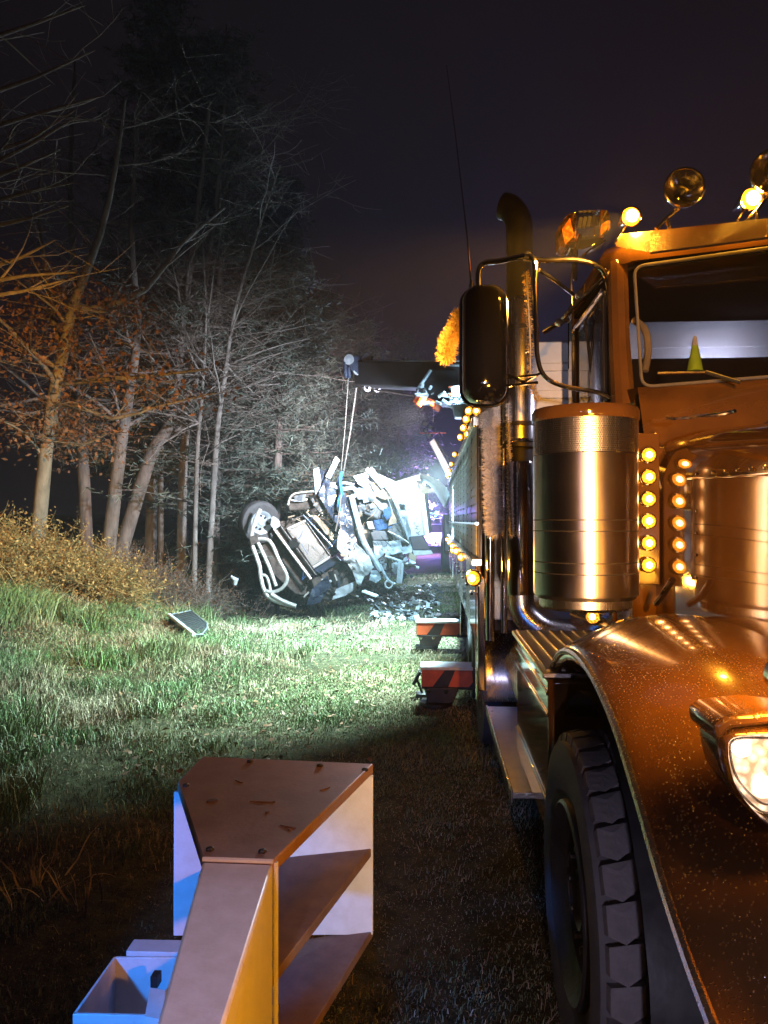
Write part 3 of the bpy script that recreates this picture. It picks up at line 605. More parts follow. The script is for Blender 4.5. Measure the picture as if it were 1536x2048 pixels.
part(MB().tube([hood_pt(1335, 835, -.012), hood_pt(1352, 838, -.022), hood_pt(1450, 827, -.022), hood_pt(1470, 822, -.012)], .006, 8), 'hood_handle', chrome, hood)
cw = MB()
lw_ = [Vector((.80, 3.40, 2.27)), Vector((.885, 3.30, 2.275)), Vector((1.6, 3.06, 2.275))]
bw = [Vector((.80, 3.40, 1.80)), Vector((.90, 3.14, 1.80)), Vector((1.6, 2.98, 1.90))]
lw2 = lw_ + [Vector((3.2 - v.x, v.y, v.z)) for v in lw_[1::-1]]; bw2 = bw + [Vector((3.2 - v.x, v.y, v.z)) for v in bw[1::-1]]
cw.add(lw2 + bw2, [(i, i + 1, 6 + i - 1 + 0, 5 + i) for i in range(4)])
part(cw, 'cowl', paint_black, truck, angle=20)
# firewall block below the cab
part(MB().box((1.6, 3.75, 1.55), (1.58, 1.3, .90)), 'cab_base', paint_black, truck, bevel=.03)
# ---- cab shell
cab = part(MB().prism([(.80, 3.405, 1.10), (.80, 4.42, 1.10), (.80, 4.42, 2.20), (.80, 3.405, 2.20)], (.03, 0, 0)), 'cab_side', paint_black, truck)
part(MB().prism([(2.40, 3.405, 1.10), (2.40, 4.42, 1.10), (2.40, 4.42, 2.20), (2.40, 3.405, 2.20)], (-.03, 0, 0)), 'cab_side', paint_black, truck)
# pillars
part(MB().tube([(.845, 3.375, 2.20), (.845, 3.44, 2.50), (.85, 3.50, 2.88)], [.052, .047, .047], 10), 'pillar', paint_black, truck)
part(MB().tube([(2.355, 3.375, 2.20), (2.355, 3.44, 2.50), (2.35, 3.50, 2.88)], [.052, .047, .047], 10), 'pillar', paint_black, truck)
for xx in (.82, 2.38): part(MB().box((xx, 4.36, 2.50), (.06, .14, .74)), 'rear_pillar', paint_black, truck, bevel=.015)
part(MB().tube([(1.6, 3.06, 2.27), (1.6, 3.20, 2.86)], .02, 8), 'centre_post', paint_black, truck)
# rear wall with window
rw = MB(); rw.box((1.6, 4.41, 2.405), (1.60, .04, .45)).box((1.6, 4.41, 2.875), (1.60, .04, .05)).box((.86, 4.41, 2.715), (.14, .04, .27)).box((2.34, 4.41, 2.715), (.14, .04, .27))
part(rw, 'rear_wall', headliner_m, truck)
part(MB().box((1.6, 4.41, 2.715), (1.34, .006, .27)), 'rear_window', windshield_g, truck)
# roof
rf = [(.78, 4.46, 2.86), (.78, 3.52, 2.86), (.90, 3.40, 2.86), (1.6, 3.18, 2.86), (2.30, 3.40, 2.86), (2.42, 3.52, 2.86), (2.42, 4.46, 2.86)]
rm = MB(); n7 = 7; c7 = Vector((1.6, 3.95, 2.9)); lv = [(1.0, 0), (1.01, .05), (.97, .10), (.85, .135), (.5, .15)]
for s_, dz in lv: rm.v += [tuple(Vector((c7.x + (x - c7.x) * s_, c7.y + (y - c7.y) * s_, z + dz))) for x, y, z in rf]
rm.f += [(k * 7 + j, k * 7 + (j + 1) % 7, (k + 1) * 7 + (j + 1) % 7, (k + 1) * 7 + j) for k in range(4) for j in range(7)] + [tuple(range(28, 35)), tuple(range(6, -1, -1))]
roof = part(rm, 'roof', paint_black, truck, angle=50)
part(MB().prism([(.80, 4.38, 2.852), (.80, 3.54, 2.852), (.92, 3.44, 2.852), (1.6, 3.22, 2.852), (2.28, 3.44, 2.852), (2.40, 3.54, 2.852), (2.40, 4.38, 2.852)], (0, 0, -.012)), 'headliner', headliner_m, roof)
# sun visor strip, gold in the amber light
va = [P(1232, 492, 3.34), P(1300, 505, 3.22), P(1420, 490, 3.14), P(1540, 474, 3.06), P(1660, 458, 2.98)]
vb = [P(1240, 468, 3.36), P(1300, 462, 3.26), P(1420, 449, 3.18), P(1540, 436, 3.10), P(1660, 424, 3.02)]
vm = MB().add(va + vb + [p + Vector((0, .03, 0)) for p in vb], [(i, i + 1, 6 + i, 5 + i) for i in range(4)] + [(5 + i, 6 + i, 11 + i, 10 + i) for i in range(4)])
visor = part(vm, 'sun_visor', paint_visor, roof, 'roof visor strip glowing gold under the amber lamps')
part(MB().tube([p + Vector((0, -.004, -.004)) for p in va[1:]], .005, 6), 'visor_edge', chrome, roof)
# ---- windshield
def wpane(corners, name):
    pts = [Vector(c) for c in corners]
    return part(MB().prism(pts, (0.001, .006, 0)), name, windshield_g, truck)
tl_, tr_, br_, bl_ = (.895, 3.40, 2.83), (1.59, 3.16, 2.84), (1.59, 3.055, 2.285), (.90, 3.30, 2.275)
ws = wpane((bl_, br_, tr_, tl_), 'windshield')
wpane(tuple((3.2 - a, b, c) for a, b, c in (bl_, br_, tr_, tl_)), 'windshield')
def rr_loop(c, rad=.04):
    c = [Vector(v) for v in c]; o_ = []
    for i in range(len(c)):
        a, b, d = c[i - 1], c[i], c[(i + 1) % len(c)]
        for t in (0, .2, .4, .6, .8, 1):
            o_.append(b + (a - b).normalized() * rad * (1 - t) ** 2 + (d - b).normalized() * rad * t ** 2)
    return o_ + [o_[0]]
part(MB().tube([p + Vector((0, -.012, 0)) for p in rr_loop((bl_, br_, tr_, tl_), .05)], .007, 8), 'windshield_gasket', rubber, ws)
part(MB().tube([P(1315, 746, 3.2), P(1360, 745, 3.18), P(1412, 744, 3.16)], .006, 6), 'wiper', chrome, ws)
part(MB().tube([P(1412, 744, 3.16), P(1480, 765, 3.08)], .008, 6), 'wiper_arm', black_plastic, ws)
# interior
part(MB().prism([(.86, 3.42, 2.12), (.86, 3.80, 2.12), (.86, 3.80, 2.22), (.86, 3.46, 2.28)], (1.48, 0, 0)), 'dashboard', black_plastic, truck, bevel=.01)
for xx in (1.12, 2.05): part(MB().box((xx, 4.22, 1.95), (.48, .14, .50), (.1, 0, 0)), 'seat', black_plastic, truck, bevel=.05)
part(MB().tube(spline([P(1268, 640, 3.42), P(1290, 660, 3.46), P(1296, 700, 3.48), P(1290, 742, 3.46)], 5), .016, 8), 'grab_handle', wreck_tan, truck)
# ---- door window, door frame, mirror bracket
part(MB().box((.812, 3.90, 2.50), (.006, .82, .56)), 'door_window', windshield_g, truck)
part(MB().tube(rr_loop([(.80, 3.50, 2.23), (.80, 4.30, 2.23), (.80, 4.30, 2.78), (.80, 3.52, 2.78)], .06), .013, 8), 'door_frame', chrome, truck)
part(MB().tube([(.775, 4.15, 1.75), (.76, 4.15, 1.76), (.76, 3.98, 1.76), (.775, 3.98, 1.75)], .01, 8), 'door_handle', chrome, truck)
vent = part(MB().tube([P(1170, 640, 3.9), P(1190, 800, 3.9)], .008, 6), 'window_divider', chrome, truck)
YB = 3.5
loop = spline([P(1048, 516, YB), P(1090, 521, YB), P(1150, 520, YB), P(1195, 532, YB), P(1214, 560, YB), P(1228, 650, YB), P(1243, 806, YB)], 5)
br0 = part(MB().tube(loop, .013, 10), 'mirror_bracket', chrome, truck)
part(MB().tube(spline([P(1072, 530, YB), P(1069, 570, YB), P(1072, 650, YB), P(1076, 720, YB), P(1092, 755, YB), P(1130, 773, YB), P(1195, 785, YB), P(1232, 803, YB)], 5), .011, 10), 'lower_loop', chrome, br0)
part(MB().tube([P(1078, 540, YB), P(1112, 562, YB + .1), P(1150, 592, YB + .2)], .009, 8), 'brace', chrome, br0)
part(MB().tube([P(1118, 645, YB + .15), P(1160, 600, YB + .1), P(1208, 556, YB)], .011, 8), 'brace', chrome, br0)
part(MB().tube([P(1088, 665, YB + .2), P(1118, 645, YB + .15), P(1135, 640, YB + .25)], .012, 8), 'brace', chrome, br0)
for x, y in ((1118, 645), (1212, 545), (1055, 512), (1158, 590)):
    part(MB().lathe([(0, -.02), (.016, -.018), (.02, 0), (.016, .018), (0, .02)], P(x, y, YB + .02), (0, 1, 0), 10), 'clamp', chrome, br0)
# outboard arm to the mirror
YM = 3.65
part(MB().tube(spline([P(957, 584, YM), P(957, 545, YM), P(968, 527, YM), P(1000, 522, YM - .05), P(1060, 513, YB), P(1070, 540, YB)], 5), .014, 10), 'mirror_arm', chrome, br0)
for a_, b_ in (((1012, 756), (1075, 750)), ((1010, 772), (1075, 765)), ((1018, 750), (1048, 765)), ((1048, 765), (1078, 748))):
    part(MB().tube([P(*a_, YM), P(*b_, YB + .03)], .007, 8), 'strut', chrome, br0)
# mirror head
mo = MB(); prof = []
cm = P(969, 690, YM); W2 = .108; H2 = .285
def rrect(w_, h_, r_, n=6):
    o_ = []
    for cx_, cz_, a0 in ((w_ - r_, h_ - r_, 0), (-w_ + r_, h_ - r_, 90), (-w_ + r_, -h_ + r_, 180), (w_ - r_, -h_ + r_, 270)):
        o_ += [(cx_ + r_ * math.cos(R(a0 + 90 * k / n)), cz_ + r_ * math.sin(R(a0 + 90 * k / n))) for k in range(n + 1)]
    return o_
lay = [(1.0, .06), (1.02, .04), (1.0, .0), (.95, -.045), (.82, -.085), (.55, -.108), (.2, -.116)]
for s_, dy in lay: mo.v += [tuple(cm + Vector((a * s_ if s_ > .9 else a * s_, dy, b * (1 - (1 - s_) * .38)))) for a, b in rrect(W2, H2, .075)]
nn = 28; mo.f += [(k * nn + j, k * nn + (j + 1) % nn, (k + 1) * nn + (j + 1) % nn, (k + 1) * nn + j) for k in range(len(lay) - 1) for j in range(nn)] + [tuple(range((len(lay) - 1) * nn, len(lay) * nn)), tuple(range(nn - 1, -1, -1))]
mir = part(mo, 'mirror', glossy_black, truck, 'tall glossy black side mirror housing', angle=60)
part(MB().tube([cm + Vector((a, .045, b)) for a, b in rrect(W2 * 1.04, H2 * 1.02, .078)] + [cm + Vector((W2 * 1.04, .045, H2 * 1.02 - .078))], .008, 8), 'mirror_rim', chrome, mir)
part(MB().prism([cm + Vector((a * .93, .064, b * .95)) for a, b in rrect(W2, H2, .07)], (0, .003, 0)), 'mirror_glass', chrome, mir)
# antenna
ant = part(MB().tube([P(943, 580, YM), P(935, 480, YM), P(912, 280, YM), P(893, 130, YM)], [.005, .004, .003, .002], 6), 'antenna', chrome, truck)
part(MB().lathe([(.012, -.02), (.012, .03), (.006, .05)], P(943, 582, YM), (0, 0, 1), 10), 'antenna_base', chrome, ant)
# ---- exhaust stack
YE = 4.7; ec = P(1040, 1041, YE)
def zE(py): return P(1040, py, YE).z
pipe = MB().tube(spline([(ec.x, YE, zE(1190)), (ec.x, YE, zE(900)), (ec.x, YE, zE(600)), (ec.x, YE, zE(470)), (ec.x - .01, YE, zE(440)), (ec.x - .05, YE + .02, zE(415)), (ec.x - .10, YE + .04, zE(406))], 6), .083, 24)
stack = part(pipe, 'exhaust_stack', stack_black, truck, 'exhaust stack with curved tip and chrome sleeve')
part(MB().lathe([(.09, zE(885)), (.105, zE(880)), (.105, zE(612)), (.092, zE(600))], (ec.x, YE, 0), (0, 0, 1), 32), 'chrome_sleeve', brushed, stack)
part(MB().lathe([(.094, zE(1188)), (.096, zE(1180)), (.096, zE(930)), (.092, zE(925))], (ec.x, YE, 0), (0, 0, 1), 32), 'lower_sleeve', chrome, stack)
for py in (850, 892, 660): part(MB().lathe([(.100, zE(py + 5)), (.109, zE(py + 4)), (.109, zE(py - 4)), (.100, zE(py - 5))], (ec.x, YE, 0), (0, 0, 1), 32), 'clamp_band', dark_metal, stack)
part(MB().tube(spline([(ec.x, YE, zE(1178)), (ec.x + .01, YE, zE(1215)), (ec.x + .07, YE - .02, zE(1243)), (ec.x + .18, YE - .04, zE(1262)), (ec.x + .4, YE - .04, zE(1268))], 6), .086, 20), 'elbow', brushed, stack)
# ---- air cleaner
ac = Vector((.59, 2.95, 0)); 
def zA(py): return CAMZ + (1041 - py) / FPX * 2.80
acn = part(MB().lathe([(.185, zA(1200)), (.196, zA(1192)), (.197, zA(1188)), (.197, zA(1050)), (.197, zA(912)), (.197, zA(908)), (.194, zA(906))], ac, (0, 0, 1), 96), 'air_cleaner', cylinder_steel, truck, 'polished cylindrical air cleaner with perforated top band', angle=25)
for py in (1040, 1062, 1125, 1147): part(MB().lathe([(.1965, zA(py + 1.2)), (.1983, zA(py + .8)), (.1983, zA(py - .8)), (.1965, zA(py - 1.2))], ac, (0, 0, 1), 72), 'seam_ring', dark_metal, acn)
part(MB().lathe([(.0, zA(1222)), (.165, zA(1222)), (.175, zA(1216)), (.175, zA(1196))], ac, (0, 0, 1), 48), 'bottom_ring', brushed, acn)
part(MB().lathe([(.199, zA(838)), (.203, zA(834)), (.203, zA(818)), (.196, zA(812)), (.12, zA(806)), (0, zA(806))], ac, (0, 0, 1), 64), 'cap', paint_black, acn)
# perforated band: a screen of real openings over a dark core
part(MB().lathe([(.182, zA(908)), (.182, zA(836))], ac, (0, 0, 1), 48), 'filter_core', black_plastic, acn)
pv = []; pf = []; na = 150; nh = 16; z0 = zA(906); z1 = zA(838); ra = .198
for i in range(na):
    for j in range(nh):
        a0 = (i + .5 * (j % 2)) * 2 * math.pi / na; da = 2 * math.pi / na; zz = z0 + (z1 - z0) * j / nh; dz = (z1 - z0) / nh; k = len(pv)
        quad = lambda u, v: (ac.x + ra * math.cos(a0 + da * u), ac.y + ra * math.sin(a0 + da * u), zz + dz * v)
        pv += [quad(0, 0), quad(1, 0), quad(1, 1), quad(0, 1), quad(.25, .22), quad(.75, .22), quad(.75, .78), quad(.25, .78)]
        pf += [(k + a, k + (a + 1) % 4, k + 4 + (a + 1) % 4, k + 4 + a) for a in range(4)]
po = raw('perforated_screen', pv, pf, brushed); set_parent(po, acn); po['kind'] = 'stuff'
# straps and intake pipe to the cowl
for py in (930, 1170): part(MB().lathe([(.199, zA(py + 6)), (.203, zA(py + 5)), (.203, zA(py - 5)), (.199, zA(py - 6))], ac, (0, 0, 1), 64), 'strap', chrome, acn) if False else None
part(MB().tube([(.60, 3.05, 1.85), (.80, 3.12, 1.85), (.95, 3.16, 1.85)], .09, 18), 'intake_pipe', brushed, acn)
part(MB().tube([P(1345, 1160, 2.7), P(1325, 1190, 2.8), P(1312, 1206, 2.9)], .012, 8), 'bracket', chrome, acn)
# ---- column of amber lamps on a bright strip
YC = 3.0
strip = part(MB().box((P(1297, 1020, YC + .03).x, YC + .03, (P(1297, 870, YC).z + P(1297, 1165, YC).z) / 2), (.085, .012, .60)), 'lamp_strip', paint_black, truck, bevel=.004)
part(MB().box((P(1271, 1020, YC - .01).x, YC - .012, (P(1297, 888, YC).z + P(1297, 1150, YC).z) / 2), (.012, .02, .53)), 'strip_edge', chrome, strip, bevel=.003)
def lamp(px, py, Y, r_, m_lens, parent, name='marker_lamp', ax=(0, -1, 0), housing=chrome, depth=.02):
    c_ = P(px, py, Y); ax = Vector(ax).normalized()
    l_ = part(MB().lathe([(r_ * .9, -depth), (r_ * 1.22, -depth * .6), (r_ * 1.22, .002), (r_ * 1.05, .006), (r_ * .98, .001)], c_, ax, 18), name, housing, parent)
    part(MB().lathe([(r_ * 1.0, .0), (r_ * .92, r_ * .25), (r_ * .6, r_ * .45), (r_ * .5, r_ * .46)], c_, ax, 18), 'lens', m_lens, l_)
    part(MB().lathe([(r_ * .56, r_ * .40), (r_ * .45, r_ * .52), (0, r_ * .6)], c_, ax, 14), 'bulb', amber_core, l_)
    return l_
for k in range(6): lamp(1297, 910 + 44 * k, YC, .026, amber_hot, truck, 'column_lamp')
# lamps on the pale strip under the air cleaner
ls = part(MB().prism([P(1140, 1226, 3.6), P(1150, 1216, 3.6), P(1285, 1262, 3.15), P(1270, 1275, 3.15)], (0.0, .02, -.01)), 'step_lamp_strip', brushed, truck)
lamp(1186, 1234, 3.40, .028, amber_hot, truck, 'step_lamp', (-.5, -1, .2)); lamp(1243, 1253, 3.2, .026, amber_hot, truck, 'step_lamp', (-.5, -1, .2))
# ---- upper deck plate, tank and lower step
dk = part(MB().box((.60, 3.30, 1.135), (.40, 1.06, .02)), 'deck_plate', tread_plate, truck, bevel=.004)
for k in range(7): part(MB().box((.425 + .055 * k, 3.30, 1.149), (.018, 1.0, .010)), 'deck_rib', tread_plate, dk, bevel=.003)
part(MB().box((.61, 3.32, .82), (.37, 1.04, .60)), 'side_box', paint_black, truck, bevel=.02)
for zz in (1.06, .98, .66): part(MB().box((.421, 3.32, zz), (.008, 1.02, .014)), 'box_trim', chrome, truck, bevel=.002)
st = part(MB().box((.47, 4.16, .475), (.24, 1.55, .03)), 'lower_step', tread_plate, truck, bevel=.004)
part(MB().box((.352, 4.16, .468), (.012, 1.55, .06)), 'step_edge', brushed, st, bevel=.003)
for yy in (3.6, 4.7): part(MB().box((.56, yy, .62), (.05, .06, .32)), 'step_hanger', dark_metal, st)
part(MB().lathe([(0, -.65), (.25, -.65), (.28, -.62), (.28, .62), (.25, .65), (0, .65)], (.74, 4.2, .78), (0, 1, 0), 36), 'fuel_tank', brushed, truck)
# frame rails
for xx in (1.2, 2.0): part(MB().box((xx, 7.0, .80), (.09, 11.0, .28)), 'frame_rail', dark_metal, truck)
# ---- strobe beacon block on a roof bracket
YS = 4.0
def bx_pts(l, Y): return [P(x, y, Y) for x, y in l]
sb = part(MB().tube([P(1150, 560, YS), P(1152, 500, YS), P(1160, 470, YS)], .012, 8), 'beacon', chrome, truck, 'block beacon with amber ends and clear middle')
part(MB().tube([P(1145, 620, YS), P(1142, 560, YS), P(1150, 500, YS)], .005, 6), 'wire', chrome, sb)
part(MB().prism(bx_pts([(1119, 450), (1136, 428), (1152, 421), (1152, 478), (1134, 495), (1120, 492)], YS), (0, .14, 0)), 'amber_end', lens_amber, sb, bevel=.006)
part(MB().prism(bx_pts([(1153, 421), (1200, 418), (1200, 472), (1153, 478)], YS), (0, .14, 0)), 'clear_middle', lens_clear, sb, bevel=.006)
part(MB().prism(bx_pts([(1201, 418), (1214, 420), (1221, 430), (1221, 455), (1210, 470), (1201, 472)], YS), (0, .14, 0)), 'amber_end', lens_amber, sb, bevel=.006)
part(MB().prism(bx_pts([(1126, 455), (1140, 436), (1148, 470), (1132, 486)], YS + .05), (0, .03, 0)), 'amber_core', amber_dim, sb)
part(MB().prism(bx_pts([(1204, 448), (1217, 440), (1214, 458), (1204, 466)], YS + .05), (0, .03, 0)), 'amber_core', amber_dim, sb)
ref = MB()
for k in range(5): ref.box(P(1160 + 9 * k, 446 - 1.2 * k, YS + .07), (.018, .02, .055), (0, .2, 0))
part(ref, 'reflector_array', fitting, sb)
part(MB().prism(bx_pts([(1135, 482), (1205, 474), (1212, 482), (1165, 498), (1140, 497)], YS + .01), (0, .12, 0)), 'base', chrome, sb, bevel=.005)
part(MB().tube([P(1210, 480, YS), P(1180, 500, YS), P(1165, 512, 3.9)], .007, 6), 'stay', chrome, sb)
# ---- roof amber bullets and chrome spotlights
for px, py, Y, rr in ((1262, 433, 3.36, .040), (1503, 398, 3.26, .044)):
    c_ = P(px, py, Y); ax = Vector((.06, -1, -.12))
    l_ = part(MB().lathe([(0, -.16), (.010, -.155), (rr * .7, -.08), (rr * 1.1, -.01), (rr * 1.12, .004), (rr, .006)], c_, ax, 24), 'roof_lamp', chrome, truck)
    part(MB().lathe([(rr, 0), (rr * .85, .012), (rr * .7, .016)], c_, ax, 24), 'lens', amber_hot, l_); part(MB().lathe([(rr * .75, .012), (rr * .5, .02), (0, .025)], c_, ax, 20), 'bulb', amber_core, l_)
    part(MB().tube([c_ + Vector((-.01, .04, -.02)), c_ + Vector((-.06, .05, -.10))], .007, 8), 'stalk', chrome, l_)
for px, py, Y, rr, bx in ((1368, 376, 3.34, .084, (1312, 458)), (1547, 345, 3.24, .094, (1490, 445))):
    c_ = P(px, py, Y); ax = Vector((-.10, -1, -.05)).normalized()
    s_ = part(MB().lathe([(0, -.14), (rr * .5, -.125), (rr * .85, -.075), (rr, -.01), (rr * 1.04, .0), (rr * 1.04, .012), (rr * .98, .016)], c_, ax, 40), 'spotlight', chrome, truck)
    part(MB().lathe([(rr * .96, .0), (rr * .75, -.03), (rr * .3, -.07), (0, -.075)], c_, ax, 36), 'reflector', chrome, s_)
    part(MB().lathe([(rr * .98, .006), (rr * .7, .016), (0, .022)], c_, ax, 36), 'lens', lens_clear, s_)
    part(MB().lathe([(0, -.02), (.012, -.018), (.014, 0), (0, .012)], c_ - ax * .03, ax, 12), 'bulb', black_plastic, s_)
    part(MB().tube([c_ + Vector((-.02, .02, -rr)), P(bx[0] + 22, bx[1] - 22, Y), P(*bx, Y)], .009, 8), 'handle', chrome, s_)
    part(MB().tube([P(bx[0] + 22, bx[1] - 22, Y), P(bx[0] + 26, bx[1] - 2, Y)], .009, 8), 'post', chrome, s_)
# ---- recovery bed
BX = .30
part(MB().box((1.62, 9.0, 1.62), (2.56, 8.2, 1.30)), 'bed_body', dark_metal, truck, bevel=.02)
part(MB().box((1.65, 4.77, 2.90), (1.5, .04, .26)), 'window_guard', pale_panel, truck, bevel=.006)
hb = part(MB().box((1.62, 4.78, 1.95), (2.56, .05, 1.75)), 'headboard', pale_panel, truck, bevel=.01)
for k in range(9): part(MB().box((1.62, 4.748, 1.3 + .17 * k), (2.5, .02, .05)), 'headboard_slat', pale_panel, hb, bevel=.004)
# corner rails in front of the bed
part(MB().tube([(.36, 4.74, .95), (.36, 4.74, 2.55)], .03, 12), 'corner_post', chrome, truck)
part(MB().tube([(.445, 4.72, 1.0), (.445, 4.72, 2.55)], .022, 12), 'corner_post', chrome, truck)
y0 = 4.95; k = 0
while y0 < 12.8:
    ln = .72
    pn = part(MB().box((.31, y0 + ln / 2, 1.87), (.03, ln - .05, .86)), 'side_panel', pale_panel, truck, bevel=.006)
    for q in range(14): part(MB().box((.2925, y0 + ln / 2, 1.49 + .058 * q), (.006, ln - .09, .046), (0, .05, 0)), 'louvre', pale_panel, pn)
    part(MB().box((.302, y0 - .005, 1.87), (.022, .05, .98)), 'stake', dark_metal, truck, bevel=.006)
    dr = part(MB().box((.30, y0 + ln / 2, 1.16), (.04, ln - .04, .50)), 'locker_door', brushed if k % 2 else paint_black, truck, bevel=.008)
    part(MB().tube([(.275, y0 + .2, 1.20), (.262, y0 + .2, 1.20), (.262, y0 + .34, 1.20), (.275, y0 + .34, 1.20)], .008, 6), 'latch', chrome, dr)
    y0 += ln; k += 1
part(MB().box((.285, 8.9, 2.34), (.06, 8.1, .07)), 'top_rail', brushed, truck, bevel=.008)
part(MB().box((.285, 8.9, 1.43), (.07, 8.1, .05)), 'mid_rail', brushed, truck, bevel=.006)
part(MB().box((.285, 8.9, 1.68), (.02, 8.1, .015)), 'rope_rail', chrome, truck)
def lamp_at(c_, r_, m_lens, name, ax=(-.5, -1, 0)):
    ax = Vector(ax).normalized(); l_ = part(MB().lathe([(r_ * .9, -.03), (r_ * 1.2, -.02), (r_ * 1.2, .002), (r_, .004)], c_, ax, 14), name, chrome, truck)
    part(MB().lathe([(r_, 0), (r_ * .8, r_ * .4), (r_ * .5, r_ * .5)], c_, ax, 14), 'lens', m_lens, l_); part(MB().lathe([(r_ * .55, r_ * .45), (r_ * .4, r_ * .6), (0, r_ * .66)], c_, ax, 12), 'bulb', amber_core, l_)
for yy in (4.95, 5.35, 5.85, 6.5, 8.2, 9.6, 10.9, 12.2): lamp_at(Vector((.24, yy, 2.42)), .030, amber_lit, 'top_marker_lamp')
for yy in (6.2, 7.4, 8.9, 10.4, 12.0): lamp_at(Vector((.235, yy, 1.40)), .034, amber_hot, 'side_marker_lamp')
for yy in (4.72, 9.3): lamp_at(Vector((.255, yy, 1.34)), .045, amber_hot, 'fender_lamp')
for px, py, Y in ((935, 868, 5.6), (953, 822, 4.9)): lamp(px, py, Y, .026, amber_lit, truck, 'rail_lamp', (-.2, -1, 0))
# rear fenders and wheels
for yy in (5.75, 7.15):
    wheel('drive_wheel', .36, yy, .51, .51, .55, None, False, 0)
fm = []
for k in range(25):
    a = R(-10 + 200 * k / 24); fm.append(((1, 0)[0], 6.45 - 1.42 * math.cos(a), .62 + .66 * math.sin(a)))
rf_ = MB(); 
for (x_, dr_) in ((.29, -.03), (.285, 0), (.30, .02), (.36, .03), (.95, .03)): rf_.v += [(x_, 6.45 + (q[1] - 6.45) * (1 + dr_), .62 + (q[2] - .62) * (1 + dr_)) for q in fm]
rf_.f += [(i * 25 + j, i * 25 + j + 1, (i + 1) * 25 + j + 1, (i + 1) * 25 + j) for i in range(4) for j in range(24)]
part(rf_, 'rear_fender', brushed, truck, angle=60)
part(MB().box((.31, 4.86, .98), (.05, .16, .72)), 'front_skirt', chrome, truck, bevel=.01)
# ---- outriggers
def outrigger(Y, xl, lab):
    dz = -.165
    o_ = part(MB().box(((xl + 1.0) / 2, Y + .02, .44 + dz), (1.0 - xl, .22, .18)), 'outrigger', black_plastic, truck, lab, bevel=.006)
    part(MB().box(((xl + .4) / 2, Y + .0, .545 + dz), (.4 - xl + .02, .28, .026)), 'top_plate', white_tape, o_, bevel=.004)
    w0 = .40 - xl; z0, z1 = .375 + dz, .525 + dz; yf = Y - .094
    for k, (a, b) in enumerate(((0.0, .30), (.60, .95))):
        pts = [(xl + a * w0 + .004, yf, z1), (xl + b * w0 + .06, yf, z1), (xl + b * w0 - .05, yf, z0), (xl + max(a * w0 - .06, .004), yf, z0)]
        part(MB().prism(pts, (0, .004, 0)), 'red_stripe', red_orange, o_)
    part(MB().lathe([(0, -.02), (.13, -.02), (.15, .0), (.15, .03), (.06, .05), (.06, .12)], (xl + .13, Y, .03), (0, 0, 1), 20), 'foot', dark_metal, o_)
    part(MB().prism([(xl + .02, Y - .10, .205), (xl + .34, Y - .10, .205), (xl + .28, Y - .10, .06), (xl + .06, Y - .10, .05)], (0, .2, 0)), 'jack_housing', dark_metal, o_, bevel=.01)
    for q in (.06, .22): part(MB().lathe([(0, -.01), (.02, -.008), (.02, .01)], (xl + q, Y - .10, .17), (0, 1, 0), 10), 'bolt', chrome, o_)
outrigger(6.85, -.10, 'near striped outrigger leg, closest to the camera'); outrigger(9.9, -.21, 'far striped outrigger leg, behind the near one')
# ---- turret and boom
tr0 = part(MB().box((1.25, 10.3, 2.75), (1.5, 1.6, .9)), 'turret', dark_metal, truck, bevel=.05)
part(MB().prism([P(833, 800, 11.6), P(832, 778, 11.6), P(862, 738, 11.6), P(980, 742, 11.0), P(980, 800, 11.0), P(900, 806, 11.2)], (0, .5, 0)), 'turret_guard', matte_dark, tr0, bevel=.02)
for (a, b, yy) in (((836, 778), (862, 740), 11.55), ((880, 790), (925, 795), 11.0), ((915, 770), (925, 800), 11.0), ((885, 800), (905, 815), 11.0), ((905, 778), (918, 776), 11.0), ((895, 788), (915, 812), 11.0), ((910, 800), (928, 808), 11.0)):
    part(MB().tube([P(*a, yy), P(*b, yy)], .028, 8), 'turret_fitting', fitting, tr0)
part(MB().prism([P(833, 782, 11.5), P(845, 768, 11.5), P(858, 790, 11.5), P(850, 806, 11.5), P(836, 800, 11.5)], (0, .06, 0)), 'pivot_plate', pale_panel, tr0, bevel=.01)
part(MB().lathe([(0, -.05), (.05, -.05), (.05, .05)], P(845, 784, 11.48), (0, 1, 0), 14), 'pivot_pin', black_plastic, tr0)
for (x, y) in ((834, 800), (868, 808), (874, 815), (838, 806)): part(MB().box(P(x, y, 11.4), (.10, .08, .10), (0, .5, .3)), 'red_bracket', red_orange, tr0, bevel=.01)
part(MB().prism([P(905, 808, 10.6), P(945, 806, 10.6), P(942, 836, 10.6), P(910, 834, 10.6)], (0, .25, 0)), 'lamp_box', fitting, tr0, bevel=.01)
wlm = part(MB().prism([P(902, 772, 10.9), P(924, 770, 10.9), P(926, 792, 10.9), P(904, 794, 10.9)], (0, .10, 0)), 'tackle_work_lamp', fitting, tr0, bevel=.01)
g9 = np.random.default_rng(77)
for k in range(26):
    x = 834 + 96 * g9.random(); y = 772 + 40 * g9.random(); a = g9.random() * 6.28; l_ = 6 + 16 * g9.random()
    part(MB().tube([P(x, y, 10.95), P(x + l_ * math.cos(a), y + l_ * math.sin(a) * .6, 10.9)], .012 + .016 * g9.random(), 6), 'tackle_piece', (fitting, fitting, steel_pipe, red_orange, dark_metal)[k % 5], tr0)
YT, YR = 14.2, 10.6
boom = part(MB().add([P(708, 722, YT), P(708, 768, YT), P(985, 782, YR), P(985, 724, YR)] + [p + Vector((.1, .42, 0)) for p in (P(708, 722, YT), P(708, 768, YT), P(985, 782, YR), P(985, 724, YR))], [(0, 1, 2, 3), (7, 6, 5, 4), (0, 3, 7, 4), (1, 5, 6, 2), (0, 4, 5, 1), (3, 2, 6, 7)]), 'boom', matte_dark, truck, 'black boom reaching left over the wreck', bevel=.02)
